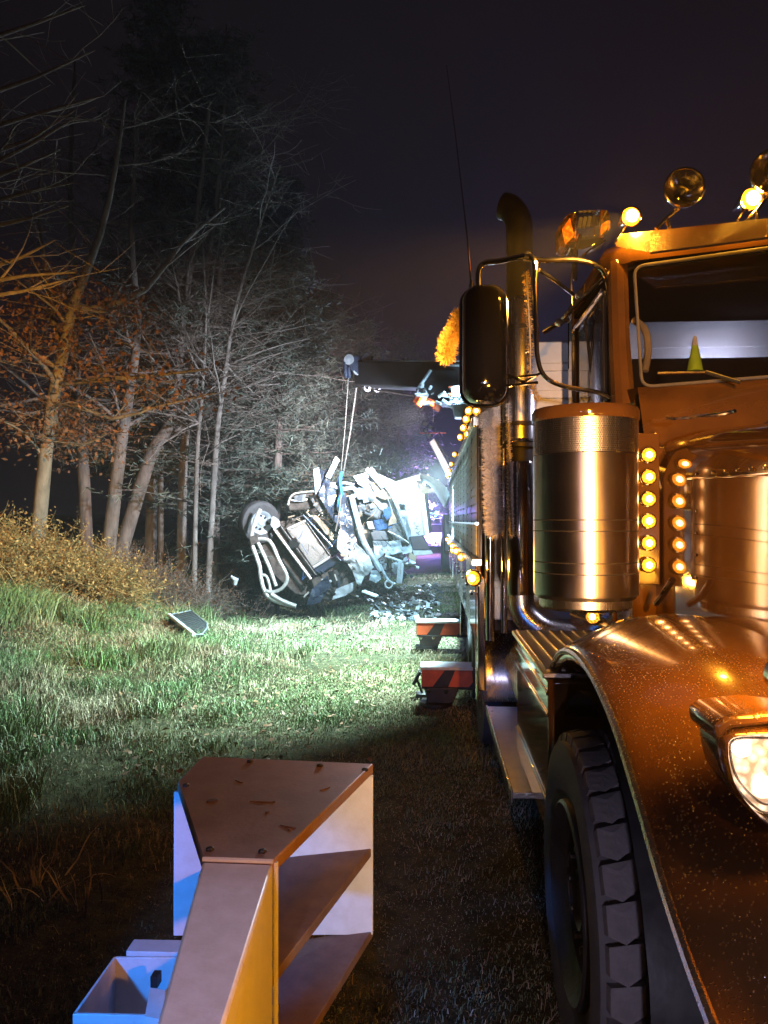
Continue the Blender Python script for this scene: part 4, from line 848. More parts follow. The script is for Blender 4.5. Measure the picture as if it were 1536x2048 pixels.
def Yb(px): return YT + (YR - YT) * (px - 708) / 277.0
part(MB().tube([P(805, 717, Yb(805) - .1), P(812, 728, Yb(812) - .1), P(985, 732, YR - .1)], .022, 8), 'boom_rail', fitting, boom)
part(MB().tube([P(730, 722, Yb(730)), P(985, 722, YR)], .014, 8), 'hydraulic_line', fitting, boom)
for x, y in ((763, 741), (788, 743), (815, 746)): part(MB().box(P(x, y, Yb(x) - .03), (.035, .03, .07), (0, .3, 0)), 'boom_badge', wreck_tan, boom)
# boom head: sheaves and side plates
for x, y, rr in ((700, 720, .10), (735, 718, .10), (718, 742, .09)):
    sh = part(MB().lathe([(0, -.05), (rr, -.05), (rr * .8, 0), (rr, .05), (0, .05)], P(x, y, YT - .1), (.3, 1, 0), 20), 'sheave', fitting, boom)
for x, y, rr in ((735, 776, .07), (755, 777, .07)):
    part(MB().lathe([(rr * .55, -.03), (rr, -.02), (rr, .02), (rr * .55, .03)], P(x, y, YT - .1), (.3, 1, 0), 18), 'guide_roller', fitting, boom)
part(MB().prism([P(692, 712, YT - .12), P(748, 712, YT - .12), P(742, 724, YT - .12), P(724, 748, YT - .12), P(708, 748, YT - .12), P(696, 730, YT - .12)], (0, .05, 0)), 'head_plate', navy, boom, bevel=.01)
part(MB().prism([P(702, 724, YT - .15), P(738, 726, YT - .15), P(726, 742, YT - .15), P(716, 748, YT - .15), P(708, 740, YT - .15)], (0, .02, 0)), 'head_cap', navy, boom)
for x0, x1, y0_, y1 in ((690, 692, 725, 755), (697, 699, 735, 756)): part(MB().tube([P(x0, y0_, YT - .1), P(x1, y1, YT - .1)], .035, 8), 'hook_block', navy, boom)
part(MB().tube([P(712, 770, YT), P(760, 782, YT - .2), P(830, 792, YT - 1.2)], .015, 6), 'lower_hose', dark_metal, boom)
# ---- hoist cables with strap
for a, b, lab in (((713, 775), (687, 946), 'steel winch cable hanging from the boom tip to the wreck'), ((697, 752), (682, 946), 'thinner second cable left of the main winch cable')):
    o = MB().tube([P(*a, YT), P((a[0] + b[0]) / 2 + 1, (a[1] + b[1]) / 2, 14.6), P(*b, 14.9)], .014 if a[0] > 705 else .009, 6).build('winch_cable', cable_m); tag(o, lab, 'cable', 'winch cables of the boom')
o = MB().tube(spline([P(684, 944, 14.85), P(680, 962, 14.8), P(683, 985, 14.75), P(677, 1004, 14.75), P(680, 1022, 14.8)], 4), .035, 6).build('lifting_strap', strap_m); tag(o, 'bright blue lifting strap round the top of the wreck', 'strap')
o = MB().tube([P(683, 985, 14.7), P(676, 1040, 14.7), P(671, 1062, 14.72)], .016, 6).build('rigging_chain', cable_m); tag(o, 'thin rigging chain hanging below the blue strap', 'chain')
# ---- garlands
def garland(label, path, rad, n, m, seed, L=.05):
    g = np.random.default_rng(seed); pts = np.array([list(p) for p in spline(path, 8)]); t = g.random(n) * (len(pts) - 1.001); i = t.astype(int); f = (t - i)[:, None]; c = pts[i] * (1 - f) + pts[i + 1] * f
    d = g.normal(0, 1, (n, 3)); d /= np.linalg.norm(d, axis=1, keepdims=True); s = np.cross(d, g.normal(0, 1, (n, 3))); s /= np.linalg.norm(s, axis=1, keepdims=True)
    l_ = (L * (.5 + .6 * g.random(n)))[:, None]; ww = .0017; c = c + d * rad * .25 * g.random((n, 1))
    V = np.stack([c - s * ww, c + s * ww, c + d * l_ + s * ww * .7, c + d * l_ - s * ww * .7], 1)
    b_ = Vector(path[-1]); t_ = thing('tinsel_garland', label, 'garland', b_, 'tinsel garlands on the truck')
    o_ = raw('tinsel', V.reshape(-1, 3), np.arange(n)[:, None] * 4 + [[0, 1, 2, 3]], m); set_parent(o_, t_); o_['kind'] = 'stuff'
    part(MB().tube(spline(path, 8), .008, 6), 'core', cable_m, t_)
garland('thick white tinsel garland hanging down beside the exhaust stack', [P(978, 800, 4.6), P(980, 850, 4.6), P(983, 930, 4.6), P(986, 1010, 4.6), P(988, 1062, 4.6)], .06, 9000, tinsel, 3, .060)
garland('thin white tinsel garland running close along the exhaust stack', [P(1016, 810, 4.5), P(1018, 900, 4.5), P(1020, 1000, 4.5), P(1024, 1070, 4.5)], .02, 1300, tinsel, 4, .022)
garland('gold-lit tinsel garland curling up behind the mirror', [P(924, 632, 5.0), P(912, 655, 5.0), P(896, 685, 5.0), P(892, 712, 5.0)], .13, 12000, tinsel_amber_tint, 5, .05)
garland('amber-tinted tinsel strands beside the mirror bracket, in front of the stack', [P(1052, 545, 4.2), P(1056, 600, 4.2), P(1060, 680, 4.2), P(1062, 760, 4.2), P(1075, 800, 4.2)], .02, 1100, tinsel_amber_tint, 6, .024)
# ---- hi-vis cone behind the windshield
cc = P(1390, 742, 3.36); ct = P(1390, 672, 3.36).z
cone = part(MB().lathe([(0, 0), (.034, 0), (.014, (ct - cc.z) * .72), (.014, (ct - cc.z) * .72)], cc, (0, 0, 1), 20), 'cone_body', lime, thing('toy_cone', 'small lime-green cone with a white top standing behind the windshield', 'cone', cc))
part(MB().lathe([(.014, (ct - cc.z) * .72), (.007, ct - cc.z), (0, ct - cc.z)], cc, (0, 0, 1), 20), 'white_top', white_tape, cone)

# ================================================================== white steel frame in the foreground
fr = thing('equipment_rack', 'white painted steel rack with tapered top plate and shelves, close to the camera', 'rack', (-.42, 1.8, 0))
ZT = 1.0
def H(px, py, z):
    Y = 1.5
    for _ in range(40):
        p = P(px, py, Y); Y += (p.z - z) / max(.05, (CAMZ - p.z)) * Y * .9
    return P(px, py, Y)
A_, B_, C_, D_, E_ = (H(x, y, ZT) for x, y in ((355, 1563), (405, 1512), (747, 1527), (546, 1722), (405, 1717)))
tp_ = part(MB().prism([A_, E_, D_, C_, B_], (0, 0, -.028)), 'top_plate', plate_brown, fr, bevel=.004)
for px, py, r0_ in ((425, 1602, .014), (535, 1625, .005), (548, 1604, .004), (580, 1660, .004)):
    c_ = H(px, py, ZT); part(MB().lathe([(0, .002), (r0_, .0015), (r0_ * 1.1, -.001)], c_, (0, 0, 1), 14), 'rust_spot', rust, tp_)
for px, py in ((420, 1700), (525, 1704), (372, 1572), (730, 1540), (640, 1532), (500, 1524)):
    part(MB().lathe([(0, .007), (.006, .006), (.009, .003), (.009, -.002)], H(px, py, ZT), (0, 0, 1), 6), 'bolt_head', dark_metal, tp_)
for a_, b_ in (((500, 1602), (545, 1604)), ((560, 1650), (592, 1656)), ((470, 1560), (486, 1566)), ((640, 1580), (660, 1574))):
    part(MB().tube([H(*a_, ZT + .0005), H((a_[0] + b_[0]) / 2, (a_[1] + b_[1]) / 2 + 1, ZT + .0005), H(*b_, ZT + .0005)], [.0006, .0016, .0006], 4), 'scratch', rust, tp_)
# shelves under the plate
for k, zz in enumerate((.765, .53)):
    part(MB().prism([Vector((v.x, v.y, zz)) for v in (A_ + Vector((.09, .02, 0)), E_ + Vector((.02, .05, 0)), D_, C_)], (0, 0, -.024)), 'shelf', shelf_shade, fr, bevel=.003)
# back wall
wy = A_.y + .005
part(MB().prism([Vector((A_.x - .012, wy, ZT - .03)), Vector((C_.x, C_.y - .02, ZT - .03)), Vector((C_.x, C_.y - .02, .52)), Vector((A_.x - .012, wy, .585))], (0, .016, 0)), 'back_wall', white_paint, fr, bevel=.002)
part(MB().prism([Vector((C_.x - .13, C_.y - .035, ZT - .03)), Vector((C_.x - .12, C_.y - .035, ZT - .03)), Vector((C_.x - .12, C_.y - .035, .52)), Vector((C_.x - .13, C_.y - .035, .52))], (0, .01, 0)), 'wall_rib', white_paint, fr) if False else None
# arm: deep box section running back to the camera's side
e1 = Vector((-.385, 1.02, ZT - .012)); d1 = Vector((-.292, 1.02, ZT - .012)); e0 = E_ + Vector((0, 0, -.006)); d0 = D_ + Vector((0, 0, -.006))
e2 = Vector((-.36, .5, ZT - .02)); d2 = Vector((-.25, .5, ZT - .02)); dn = Vector((0, 0, -.62))
part(MB().add([e0, d0, d1, e1, d2, e2] + [v + dn for v in (e0, d0, d1, e1, d2, e2)], [(0, 1, 2, 3), (3, 2, 4, 5), (9, 8, 7, 6), (11, 10, 8, 9), (0, 6, 7, 1), (1, 7, 8, 2), (2, 8, 10, 4), (4, 10, 11, 5), (5, 11, 9, 3), (3, 9, 6, 0)]), 'arm', white_paint, fr, bevel=.006)
part(MB().tube([e0 + Vector((0, .002, .004)), d0 + Vector((0, .002, .004))], .005, 6), 'weld_bead', white_paint, fr)
part(MB().tube([d0 + Vector((.003, .01, .0)), d0 + Vector((.004, .01, -.6))], .006, 6), 'weld_bead', white_paint, fr)
ear = part(MB().prism([E_ + Vector((-.005, -.01, -.03)), E_ + Vector((.05, -.012, -.03)), E_ + Vector((.03, -.012, -.10)), E_ + Vector((-.005, -.01, -.20))], (0, .008, 0)), 'lug_plate', white_paint, fr)
part(MB().lathe([(0, -.003), (.006, -.002), (.006, .004)], E_ + Vector((.02, -.012, -.055)), (0, 1, 0), 12), 'lug_hole', black_plastic, ear)
# legs down to the ground
part(MB().box((-.42, 1.75, .25), (.12, .12, .56)), 'leg', white_paint, fr, bevel=.006); part(MB().box((-.30, .62, .19), (.1, .12, .42)), 'leg', white_paint, fr, bevel=.006)
part(MB().box((-.42, 1.75, .0), (.3, .3, .03)), 'foot_plate', white_paint, fr)
# open tray at the lower left
ZR = .46
q = [H(145, 2028, ZR), H(228, 1912, ZR), H(372, 1912, ZR), H(310, 2032, ZR)]
tray = thing('steel_tray', 'open pale steel tray lit blue, at the bottom left beside the white rack', 'tray', (q[0] + q[2]) / 2 * Vector((1, 1, 0)) if False else Vector(((q[0].x + q[2].x) / 2, (q[0].y + q[2].y) / 2, 0)))
def wallq(a, b, h, t=.008): 
    n_ = (b - a).cross(Vector((0, 0, 1))).normalized() * t
    return MB().prism([a, b, b + n_, a + n_], (0, 0, -h))
for i in range(4): part(wallq(q[i], q[(i + 1) % 4], .20), 'tray_wall', white_paint, tray, bevel=.002)
part(MB().prism([v + Vector((0, 0, -.20)) for v in q], (0, 0, .008)), 'tray_floor', white_paint, tray)
part(MB().prism([v + Vector((0, 0, -.205)) for v in q], (0, 0, -.24)), 'tray_stand', dark_metal, tray)
part(MB().prism([H(290, 2032, ZR + .01), H(300, 1975, ZR + .01), H(330, 1980, ZR + .01), H(330, 2040, ZR + .01)], (0, 0, -.12)), 'tray_bracket', white_paint, tray)
part(MB().box(H(312, 1958, ZR - .01), (.02, .03, .03)), 'tray_peg', black_plastic, tray)
part(MB().prism([H(252, 1902, .47), H(268, 1878, .47), H(375, 1880, .47), H(375, 1905, .47)], (0, 0, -.45)), 'rear_ledge', white_paint, tray, bevel=.002)

# unseen lamps added behind the outrigger feet to light the side panels
for yy, lab in ((7.2, 'unseen lamp added on the grass behind the near outrigger'), (10.25, 'unseen lamp added on the grass behind the far outrigger'), (12.3, 'unseen lamp added on the grass by the tail of the recovery bed')):
    wl = thing('added_ground_lamp', lab, 'lamp', (-.10, yy, 0), 'unseen lamps added on the ground')
    part(MB().box((-.10, yy, .03), (.12, .14, .05)), 'base', black_plastic, wl, bevel=.006); part(MB().box((-.15, yy, .20), (.03, .12, .14), (0, .5, 0)), 'housing', black_plastic, wl, bevel=.006); part(MB().tube([(-.10, yy, .05), (-.15, yy, .18)], .012, 8), 'stand', dark_metal, wl)
    part(MB().box((-.133, yy, .207), (.006, .10, .11), (0, .5, 0)), 'lens', fitting, wl)

# ================================================================== the wreck in the ditch
YW = 15.0
wk = thing('wrecked_truck', 'crushed pale truck cab lying on its side at the ditch, front end towards the camera', 'truck', P(660, 1200, YW))
def sheet(name, pts, m, dy=0.0, amp=.06, cuts=3, th=.012, parent=None, seed=1, label=None, tilt=0.0):
    """a torn, buckled sheet of metal: outline at its own depth, crumpled, with thickness"""
    g = np.random.default_rng(seed); bm = bmesh.new(); x0 = sum(p[0] for p in pts) / len(pts)
    vs = [bm.verts.new(P(p[0], p[1], YW + dy + tilt * (p[0] - x0) / 100 + (p[2] if len(p) > 2 else 0))) for p in pts]
    bm.faces.new(vs); bmesh.ops.triangulate(bm, faces=bm.faces)
    for _ in range(cuts): bmesh.ops.subdivide_edges(bm, edges=[e for e in bm.edges if e.calc_length() > .07], cuts=1, use_grid_fill=False); bmesh.ops.triangulate(bm, faces=bm.faces)
    for v in bm.verts:
        n1 = float(vnoise(np.array(v.co.x * 5 + seed), np.array(v.co.z * 5), seed)) - .5; n2 = float(vnoise(np.array(v.co.x * 13), np.array(v.co.z * 13 + seed), seed + 3)) - .5
        v.co.y += amp * (2.0 * n1 + .8 * n2); v.co.x += amp * .25 * n2; v.co.z += amp * .25 * n1
    me = bpy.data.meshes.new(name); bm.to_mesh(me); bm.free(); o_ = bpy.data.objects.new(name, me); col.objects.link(o_); me.materials.append(m)
    md = o_.modifiers.new('thick', 'SOLIDIFY'); md.thickness = th
    set_parent(o_, parent or wk)
    if label: o_['label'] = label
    return o_
def wt(name, pts, r_, m, dy=0.0, parent=None, k=4, label=None, n=8):
    pp = [P(p[0], p[1], YW + dy + (p[2] if len(p) > 2 else 0)) for p in pts]
    return part(MB().tube(spline(pp, k) if len(pp) > 2 else pp, r_, n), name, m, parent or wk, label)
def wp(name, pts, depth, m, dy=0.0, parent=None, bevel=.01, tilt=0.0):
    x0 = sum(p[0] for p in pts) / len(pts)
    return part(MB().prism([P(p[0], p[1], YW + dy + tilt * (p[0] - x0) / 100) for p in pts], (0, depth, 0)), name, m, parent or wk, bevel=bevel)
# radiator and front frame
rad = wp('radiator', [(546, 1056), (606, 1029), (672, 1106), (620, 1157)], .16, grimy, .12)
wp('core', [(577, 1060), (611, 1042), (659, 1111), (626, 1132)], .03, radiator_m, .085, rad, .003)
wt('core_edge', [(575, 1058), (612, 1041)], .028, steel_pipe, .07, rad); wt('core_edge', [(627, 1135), (662, 1113)], .03, wreck_white, .06, rad)
wt('core_edge', [(575, 1060), (625, 1133)], .016, dark_metal, .07, rad); wt('core_edge', [(612, 1043), (661, 1112)], .02, dark_metal, .07, rad)
wt('frame_tube', [(548, 1058), (582, 1104), (622, 1158)], .03, steel_pipe, .02); wt('frame_tube', [(560, 1050), (596, 1100), (632, 1150)], .022, dark_metal, .05)
wt('frame_tube', [(606, 1030), (640, 1066), (676, 1106)], .025, navy, .04); wt('frame_tube', [(616, 1028), (650, 1062), (684, 1100)], .02, steel_pipe, .1)
sheet('inner_liner', [(622, 1030), (634, 1030), (668, 1070), (664, 1082), (650, 1066)], wreck_tan, .05, .03, 2, seed=4)
wp('fan_shroud', [(575, 1086), (590, 1074), (600, 1086), (596, 1094), (583, 1098)], .12, black_plastic, .0)
wp('lower_tank', [(628, 1140), (672, 1112), (682, 1122), (640, 1148)], .14, navy, .02)
# lamp cluster and engine clutter above the radiator
wp('lamp_housing', [(574, 1008), (586, 986), (640, 980), (654, 994), (648, 1010), (612, 1020), (578, 1022)], .30, grimy, .05, bevel=.03)
wt('housing_rim', [(576, 1010), (584, 990), (610, 984), (640, 984), (650, 996)], .02, steel_pipe, .0); wt('housing_rim', [(583, 1000), (600, 1002), (615, 998)], .022, wreck_white, -.02)
sheet('bracket_sheet', [(590, 992), (612, 988), (610, 1000), (588, 1004)], wreck_grey, -.03, .03, 2, seed=6); sheet('bracket_sheet', [(618, 990), (640, 988), (652, 1012), (640, 1026), (628, 1010)], dark_metal, -.02, .05, 2, seed=7)
g_ = np.random.default_rng(12)
for k in range(26):
    x = 575 + 85 * g_.random(); y = 1000 + 40 * g_.random(); a = g_.random() * 3.14; l_ = 5 + 12 * g_.random()
    wt('engine_pipe', [(x, y), (x + l_ * math.cos(a), y + l_ * math.sin(a))], .008 + .014 * g_.random(), (dark_metal, steel_pipe, grimy, wreck_tan)[k % 4], .02 + .1 * g_.random(), n=6)
for k in range(30):
    x = 610 + 110 * g_.random(); y = 1140 + 50 * g_.random(); a = g_.random() * 3.14; l_ = 5 + 14 * g_.random()
    wt('engine_pipe', [(x, y), (x + l_ * math.cos(a), y + l_ * math.sin(a))], .01 + .02 * g_.random(), (dark_metal, steel_pipe, grimy, wreck_white, navy)[k % 5], .0 + .15 * g_.random(), n=6)
wp('underbody', [(512, 1090), (560, 1070), (630, 1160), (650, 1198), (590, 1190), (545, 1150)], .5, grimy, .35, bevel=.04)
wp('engine_block', [(620, 1160), (680, 1118), (735, 1150), (716, 1176), (660, 1202), (634, 1200)], .6, grimy, .12, bevel=.04)
sheet('lower_panel', [(625, 1178), (655, 1150), (662, 1172), (640, 1205), (612, 1212)], navy, -.05, .06, 2, seed=9); sheet('lower_panel', [(672, 1178), (716, 1160), (712, 1176), (690, 1192), (664, 1200)], pale_panel, .0, .05, 2, seed=10)
wt('tank_end', [(668, 1140), (676, 1168)], .16, black_plastic, .22, n=16)
# bull bar
bb = wt('bull_bar', [(521, 1018), (513, 1034), (506, 1056), (503, 1082), (511, 1108), (519, 1132), (522, 1155), (528, 1178), (540, 1196), (562, 1206), (592, 1213)], .042, steel_pipe, -.35, None, 5, 'bent tubular steel bull bar')
wt('hoop', [(504, 1084), (518, 1078), (536, 1080), (546, 1092), (558, 1120), (573, 1148), (573, 1164), (562, 1178), (545, 1184), (532, 1182)], .036, steel_pipe, -.38, bb); wt('hoop', [(514, 1082), (524, 1102), (540, 1138), (552, 1172)], .036, steel_pipe, -.37, bb)
wt('hoop', [(522, 1150), (532, 1152), (538, 1166), (541, 1182)], .03, steel_pipe, -.36, bb); wt('lower_bar', [(542, 1188), (566, 1202), (592, 1212)], .04, steel_pipe, -.42, bb)
wp('bar_clamp', [(498, 1074), (514, 1068), (518, 1084), (502, 1092)], .12, grimy, -.42, bb)
# lifted front wheel
wc = P(518, 1044, YW + .15); wax = Vector((.62, -.72, -.12))
whl = part(MB().lathe([(.20, -.14), (.36, -.15), (.42, -.11), (.44, -.05), (.44, .06), (.42, .11), (.36, .14), (.24, .12)], wc, wax, 40), 'wheel', rubber, wk, 'raised front wheel with steel rim')
part(MB().lathe([(0, .09), (.05, .10), (.08, .07), (.16, .05), (.20, .10), (.24, .13), (.25, .11)], wc, wax, 32), 'rim', wreck_silver, whl)
u_ = wax.normalized().cross(Vector((0, 0, 1))).normalized(); v_ = wax.normalized().cross(u_)
for k in range(8):
    a = k * math.pi / 4; part(MB().lathe([(0, .085), (.024, .084), (.024, .04)], wc + (u_ * math.cos(a) + v_ * math.sin(a)) * .135, wax, 8), 'rim_hole', black_plastic, whl)
wt('axle', [(528, 1046), (552, 1048), (580, 1044)], .05, grimy, .25); wp('spring_hanger', [(545, 1032), (556, 1040), (560, 1052), (548, 1060), (540, 1050)], .1, wreck_white, .0)
# body panels
sheet('hood_panel', [(636, 990), (651, 956), (690, 984), (704, 1020), (722, 1066), (750, 1118), (718, 1096), (690, 1070), (660, 1030)], navy, .0, .028, 3, .02, label='dark blue crumpled hood panel', seed=21, tilt=.3)
wp('door_edge', [(626, 938), (637, 934), (642, 960), (640, 988), (630, 990)], .06, wreck_silver, -.05); wp('door_edge', [(640, 936), (648, 944), (644, 985), (640, 986)], .05, navy, -.02)
wp('pillar_slab', [(671, 912), (679, 920), (660, 958), (650, 954)], .08, wreck_white, -.1)
wp('sill', [(640, 948), (654, 936), (664, 950), (650, 966)], .1, navy, .05)
sheet('crumpled_fender', [(681, 1058), (694, 1066), (702, 1078), (724, 1096), (741, 1118), (747, 1132), (738, 1148), (728, 1152), (722, 1172), (714, 1166), (706, 1146), (694, 1128), (684, 1108), (676, 1094), (688, 1088), (676, 1074)], wreck_white, -.18, .09, 4, .012, label='torn white fender sheet', seed=22)
for k in range(12):
    x = 680 + 10 * g_.random(); y = 1070 + 40 * g_.random(); sheet('torn_strip', [(x, y), (x + 14, y + 4 - 8 * g_.random()), (x + 15, y + 6), (x + 2, y + 5)], (wreck_white, wreck_tan, dark_metal)[k % 3], -.2, .06, 1, .008, seed=30 + k)
# torn cab frame
wt('cab_pillar', [(660, 970), (684, 978), (706, 976), (713, 988), (704, 994)], .045, wreck_silver, -.1); wt('cab_pillar', [(662, 968), (690, 966), (708, 970)], .03, wreck_silver, -.05)
wt('cab_pillar', [(702, 990), (712, 1030), (727, 1082), (749, 1120), (762, 1142)], .060, wreck_silver, -.08); wt('cab_pillar', [(694, 992), (708, 1040), (722, 1086)], .035, wreck_silver, .02)
sheet('door_liner', [(690, 985), (700, 992), (712, 1044), (706, 1050), (694, 1010)], rust, .05, .03, 2, seed=41)
sheet('roof_sheet', [(706, 952), (730, 946), (752, 946), (796, 964), (811, 1008), (816, 1070), (826, 1096), (818, 1098), (800, 1042), (786, 996), (764, 970), (738, 962), (716, 968)], wreck_silver, .25, .08, 4, .012, label='buckled pale roof sheet', seed=42, tilt=.5)
wt('roof_rail', [(733, 938), (748, 954), (766, 976)], .05, wreck_silver, -.08); wt('roof_rail', [(742, 936), (758, 956), (786, 996), (806, 1046), (824, 1096)], .03, wreck_silver, .1); wt('roof_rail', [(772, 980), (792, 1030), (818, 1090)], .025, dark_metal, .0)
wp('roof_knob', [(722, 948), (734, 944), (738, 954), (728, 960)], .1, wreck_white, -.05)
sheet('headliner', [(738, 963), (758, 968), (783, 998), (768, 999), (752, 992)], wreck_tan, -.02, .03, 2, seed=43)
sheet('crumpled_lining', [(713, 978), (738, 968), (752, 994), (745, 1004), (728, 998), (716, 998)], wreck_silver, .05, .10, 3, seed=44)
wp('cab_back', [(700, 990), (760, 975), (822, 1090), (770, 1140), (740, 1110)], .25, grimy, .75, bevel=.03)
wp('seat', [(716, 1002), (732, 1008), (768, 1002), (758, 1040), (742, 1034), (724, 1026)], .25, wreck_grey, .15, bevel=.04); sheet('seat_tear', [(732, 1008), (744, 1010), (740, 1024), (730, 1018)], dark_metal, .1, .03, 1, seed=45)
wp('seat', [(738, 1060), (770, 1062), (777, 1080), (746, 1082)], .2, wreck_grey, .1, bevel=.03); sheet('airbag', [(733, 1044), (745, 1042), (749, 1058), (738, 1058)], wreck_white, .0, .04, 2, seed=46)
sheet('blue_jacket', [(768, 1018), (780, 1016), (784, 1030), (774, 1040), (768, 1030)], wreck_blue, .0, .05, 2, seed=47); sheet('blue_jacket', [(748, 1040), (770, 1036), (776, 1056), (752, 1062)], wreck_blue, .18, .06, 2, seed=48)
sheet('inner_panel', [(780, 1026), (790, 1024), (802, 1066), (812, 1086), (790, 1080), (776, 1060)], wreck_grey, .05, .05, 2, seed=49); sheet('inner_panel', [(782, 1024), (790, 1020), (794, 1046), (776, 1052)], wreck_tan, .02, .03, 2, seed=50)
sheet('step_panel', [(746, 1082), (776, 1082), (768, 1108), (754, 1120), (748, 1104)], wreck_silver, -.05, .05, 2, seed=51); sheet('dash_panel', [(776, 1084), (800, 1080), (804, 1104), (774, 1112), (768, 1104)], wreck_silver, .0, .06, 2, seed=52)
sheet('dash_panel', [(800, 1094), (818, 1092), (824, 1104), (806, 1108)], wreck_silver, -.1, .04, 2, seed=53); wt('steering_column', [(776, 1062), (800, 1074), (818, 1086)], .012, steel_pipe, -.05)
wt('lower_rail', [(770, 1112), (800, 1122), (838, 1136)], .03, wreck_silver, -.05); wt('lower_rail', [(760, 1130), (776, 1160), (790, 1168)], .03, wreck_silver, -.1)
wp('lower_box', [(772, 1112), (798, 1116), (796, 1148), (778, 1146)], .3, dark_metal, .05, bevel=.02); wp('support', [(796, 1120), (808, 1122), (806, 1150), (804, 1168), (792, 1166)], .08, wreck_silver, -.08)
sheet('footwell', [(742, 1140), (758, 1142), (762, 1160), (752, 1166), (738, 1160)], wreck_silver, -.1, .06, 2, seed=54); wt('hose_ring', [(770, 1166), (777, 1161), (785, 1168), (780, 1176), (772, 1174), (770, 1166)], .02, wreck_white, -.2)
wp('battery_box', [(818, 1074), (846, 1071), (862, 1100), (826, 1100)], .35, navy, -.1, bevel=.015); wp('box_front', [(825, 1101), (862, 1101), (866, 1108), (828, 1112)], .35, wreck_white, -.1, bevel=.008)
for k in range(40):
    x = 726 + 100 * g_.random(); y = 1100 + 62 * g_.random() - .10 * (x - 726); s_ = 4 + 9 * g_.random(); a = g_.random() * 6.28
    pts = [(x + s_ * math.cos(a + q) * (.5 + .7 * g_.random()), y + s_ * math.sin(a + q) * (.5 + .7 * g_.random())) for q in (0, 1.3, 2.6, 3.9, 5.1)]
    sheet('torn_scrap', pts, (wreck_silver, wreck_grey, navy, wreck_grey, dark_metal, wreck_silver, wreck_grey)[k % 7], -.1 + .5 * g_.random(), .07, 2, .01, seed=100 + k)
for k in range(46):
    x = 600 + 210 * g_.random(); y = 990 + 150 * g_.random() + .15 * max(0, 700 - x); a = g_.random() * 6.28; l_ = 8 + 18 * g_.random()
    wt('loose_wire', [(x, y), (x + l_ * .4 * math.cos(a), y + l_ * .5), (x + l_ * math.cos(a), y + l_ * (.6 + .5 * g_.random()))], .006, (black_plastic, dark_metal, wreck_tan, wreck_blue)[k % 4], -.25 + .2 * g_.random(), n=5)
for k in range(16):
    x = 708 + 100 * g_.random(); y = 985 + 110 * g_.random(); s_ = 6 + 8 * g_.random()
    sheet('insulation', [(x, y), (x + s_, y - 2), (x + s_ * 1.2, y + s_ * .7), (x + s_ * .3, y + s_)], (wreck_silver, wreck_grey, wreck_blue, wreck_tan)[k % 4], .0 + .2 * g_.random(), .08, 2, .01, seed=300 + k)

# debris thrown on the verge
mbs = {}
for k in range(420):
    px = 740 + 165 * g_.random(); Y = 12.6 + 7 * g_.random() ** 1.3; p = P(px, 1041, Y)
    if p.x > .18: continue
    s_ = .02 + .07 * g_.random() ** 2; z = float(gz(p.x, Y)) + .02
    m__ = (wreck_white, pale_panel, wreck_grey, dark_metal)[k % 4]
    mbs.setdefault(m__.name, (MB(), m__))[0].box((p.x, Y, z + s_ * .2), (s_ * (1 + 2 * g_.random()), s_, .008 + .03 * g_.random()), (g_.normal(0, .5), g_.normal(0, .5), g_.random() * 3))
for nm, (mb_, m__) in mbs.items():
    o = mb_.build('debris_pieces', m__, smooth=False); tag(o, {'scraped_white_body': 'white paint shards scattered over the grass right of the wreck', 'pale_painted_panel': 'pale panel shards scattered right of the wreck', 'grey_interior_plastic': 'grey plastic bits scattered right of the wreck', 'dark_metal': 'dark metal bits scattered right of the wreck'}[nm], 'debris', kind='stuff')
def flat_piece(name, label, pts, m, cat, th=.04):
    vs = []
    for x, y in pts:
        Y = 9.0
        for _ in range(60):
            p = P(x, y, Y); Y += .3 * (p.z - float(gz(p.x, Y)) - .04) * 4
            Y = max(3, min(40, Y))
        vs.append(P(x, y, Y))
    o_ = MB().prism(vs, (0, 0, th)).build(name, m, bevel=.006); return tag(o_, label, cat)
# grille panel lying on the bank
def ray_ground(px, py, lift):
    lo_, hi_ = 4.0, 30.0
    for Yk in np.arange(4.0, 30.0, .05):
        p = P(px, py, Yk)
        if p.z < float(gz(p.x, Yk)) + lift: return P(px, py, Yk - .05)
    return P(px, py, 12)
gp = [ray_ground(338, 1230, .16), ray_ground(382, 1221, .18), ray_ground(414, 1247, .16), ray_ground(414, 1256, .15), ray_ground(404, 1268, .13), ray_ground(388, 1270, .13)]
_n = (gp[2] - gp[0]).cross(gp[5] - gp[0]).normalized(); _c = Vector((0, 0, CAMZ)); _o = gp[0]
gp = [_c + (p - _c) * ((_o - _c).dot(_n) / (p - _c).dot(_n)) for p in gp]
pan = thing('grille_panel', 'dark mesh grille panel with pale frame lying alone on the bank', 'panel', gp[4])
part(MB().prism(gp, (0, .06, -.05)), 'panel_mesh', matte_dark, pan, bevel=.006)
part(MB().tube([gp[0], gp[5]], .030, 8), 'panel_frame', pale_panel, pan); part(MB().tube([gp[0], gp[1], gp[2], gp[3], gp[4], gp[5]], .010, 8), 'panel_frame', wreck_grey, pan)
for k in range(1, 12):
    f_ = k / 12; part(MB().tube([gp[0].lerp(gp[5], f_) + Vector((0, -.01, .01)), gp[1].lerp(gp[3], f_) + Vector((0, -.01, .01))], .006, 5), 'mesh_bar', black_plastic, pan)
o = MB().box(P(740, 1187, 13.2), (.30, .10, .03), (.1, .25, -.5)).build('trim_strip', wreck_white, bevel=.005); tag(o, 'short pale trim strip lying on the bright grass below the wreck', 'debris')
o = MB().prism([P(820, 1104, 14.6), P(834, 1114, 14.6), P(830, 1124, 14.6), P(816, 1116, 14.6)], (0, .1, 0)).build('orange_scrap', wreck_tan, bevel=.01); tag(o, 'small tan-orange scrap sticking out right of the wreck', 'debris')
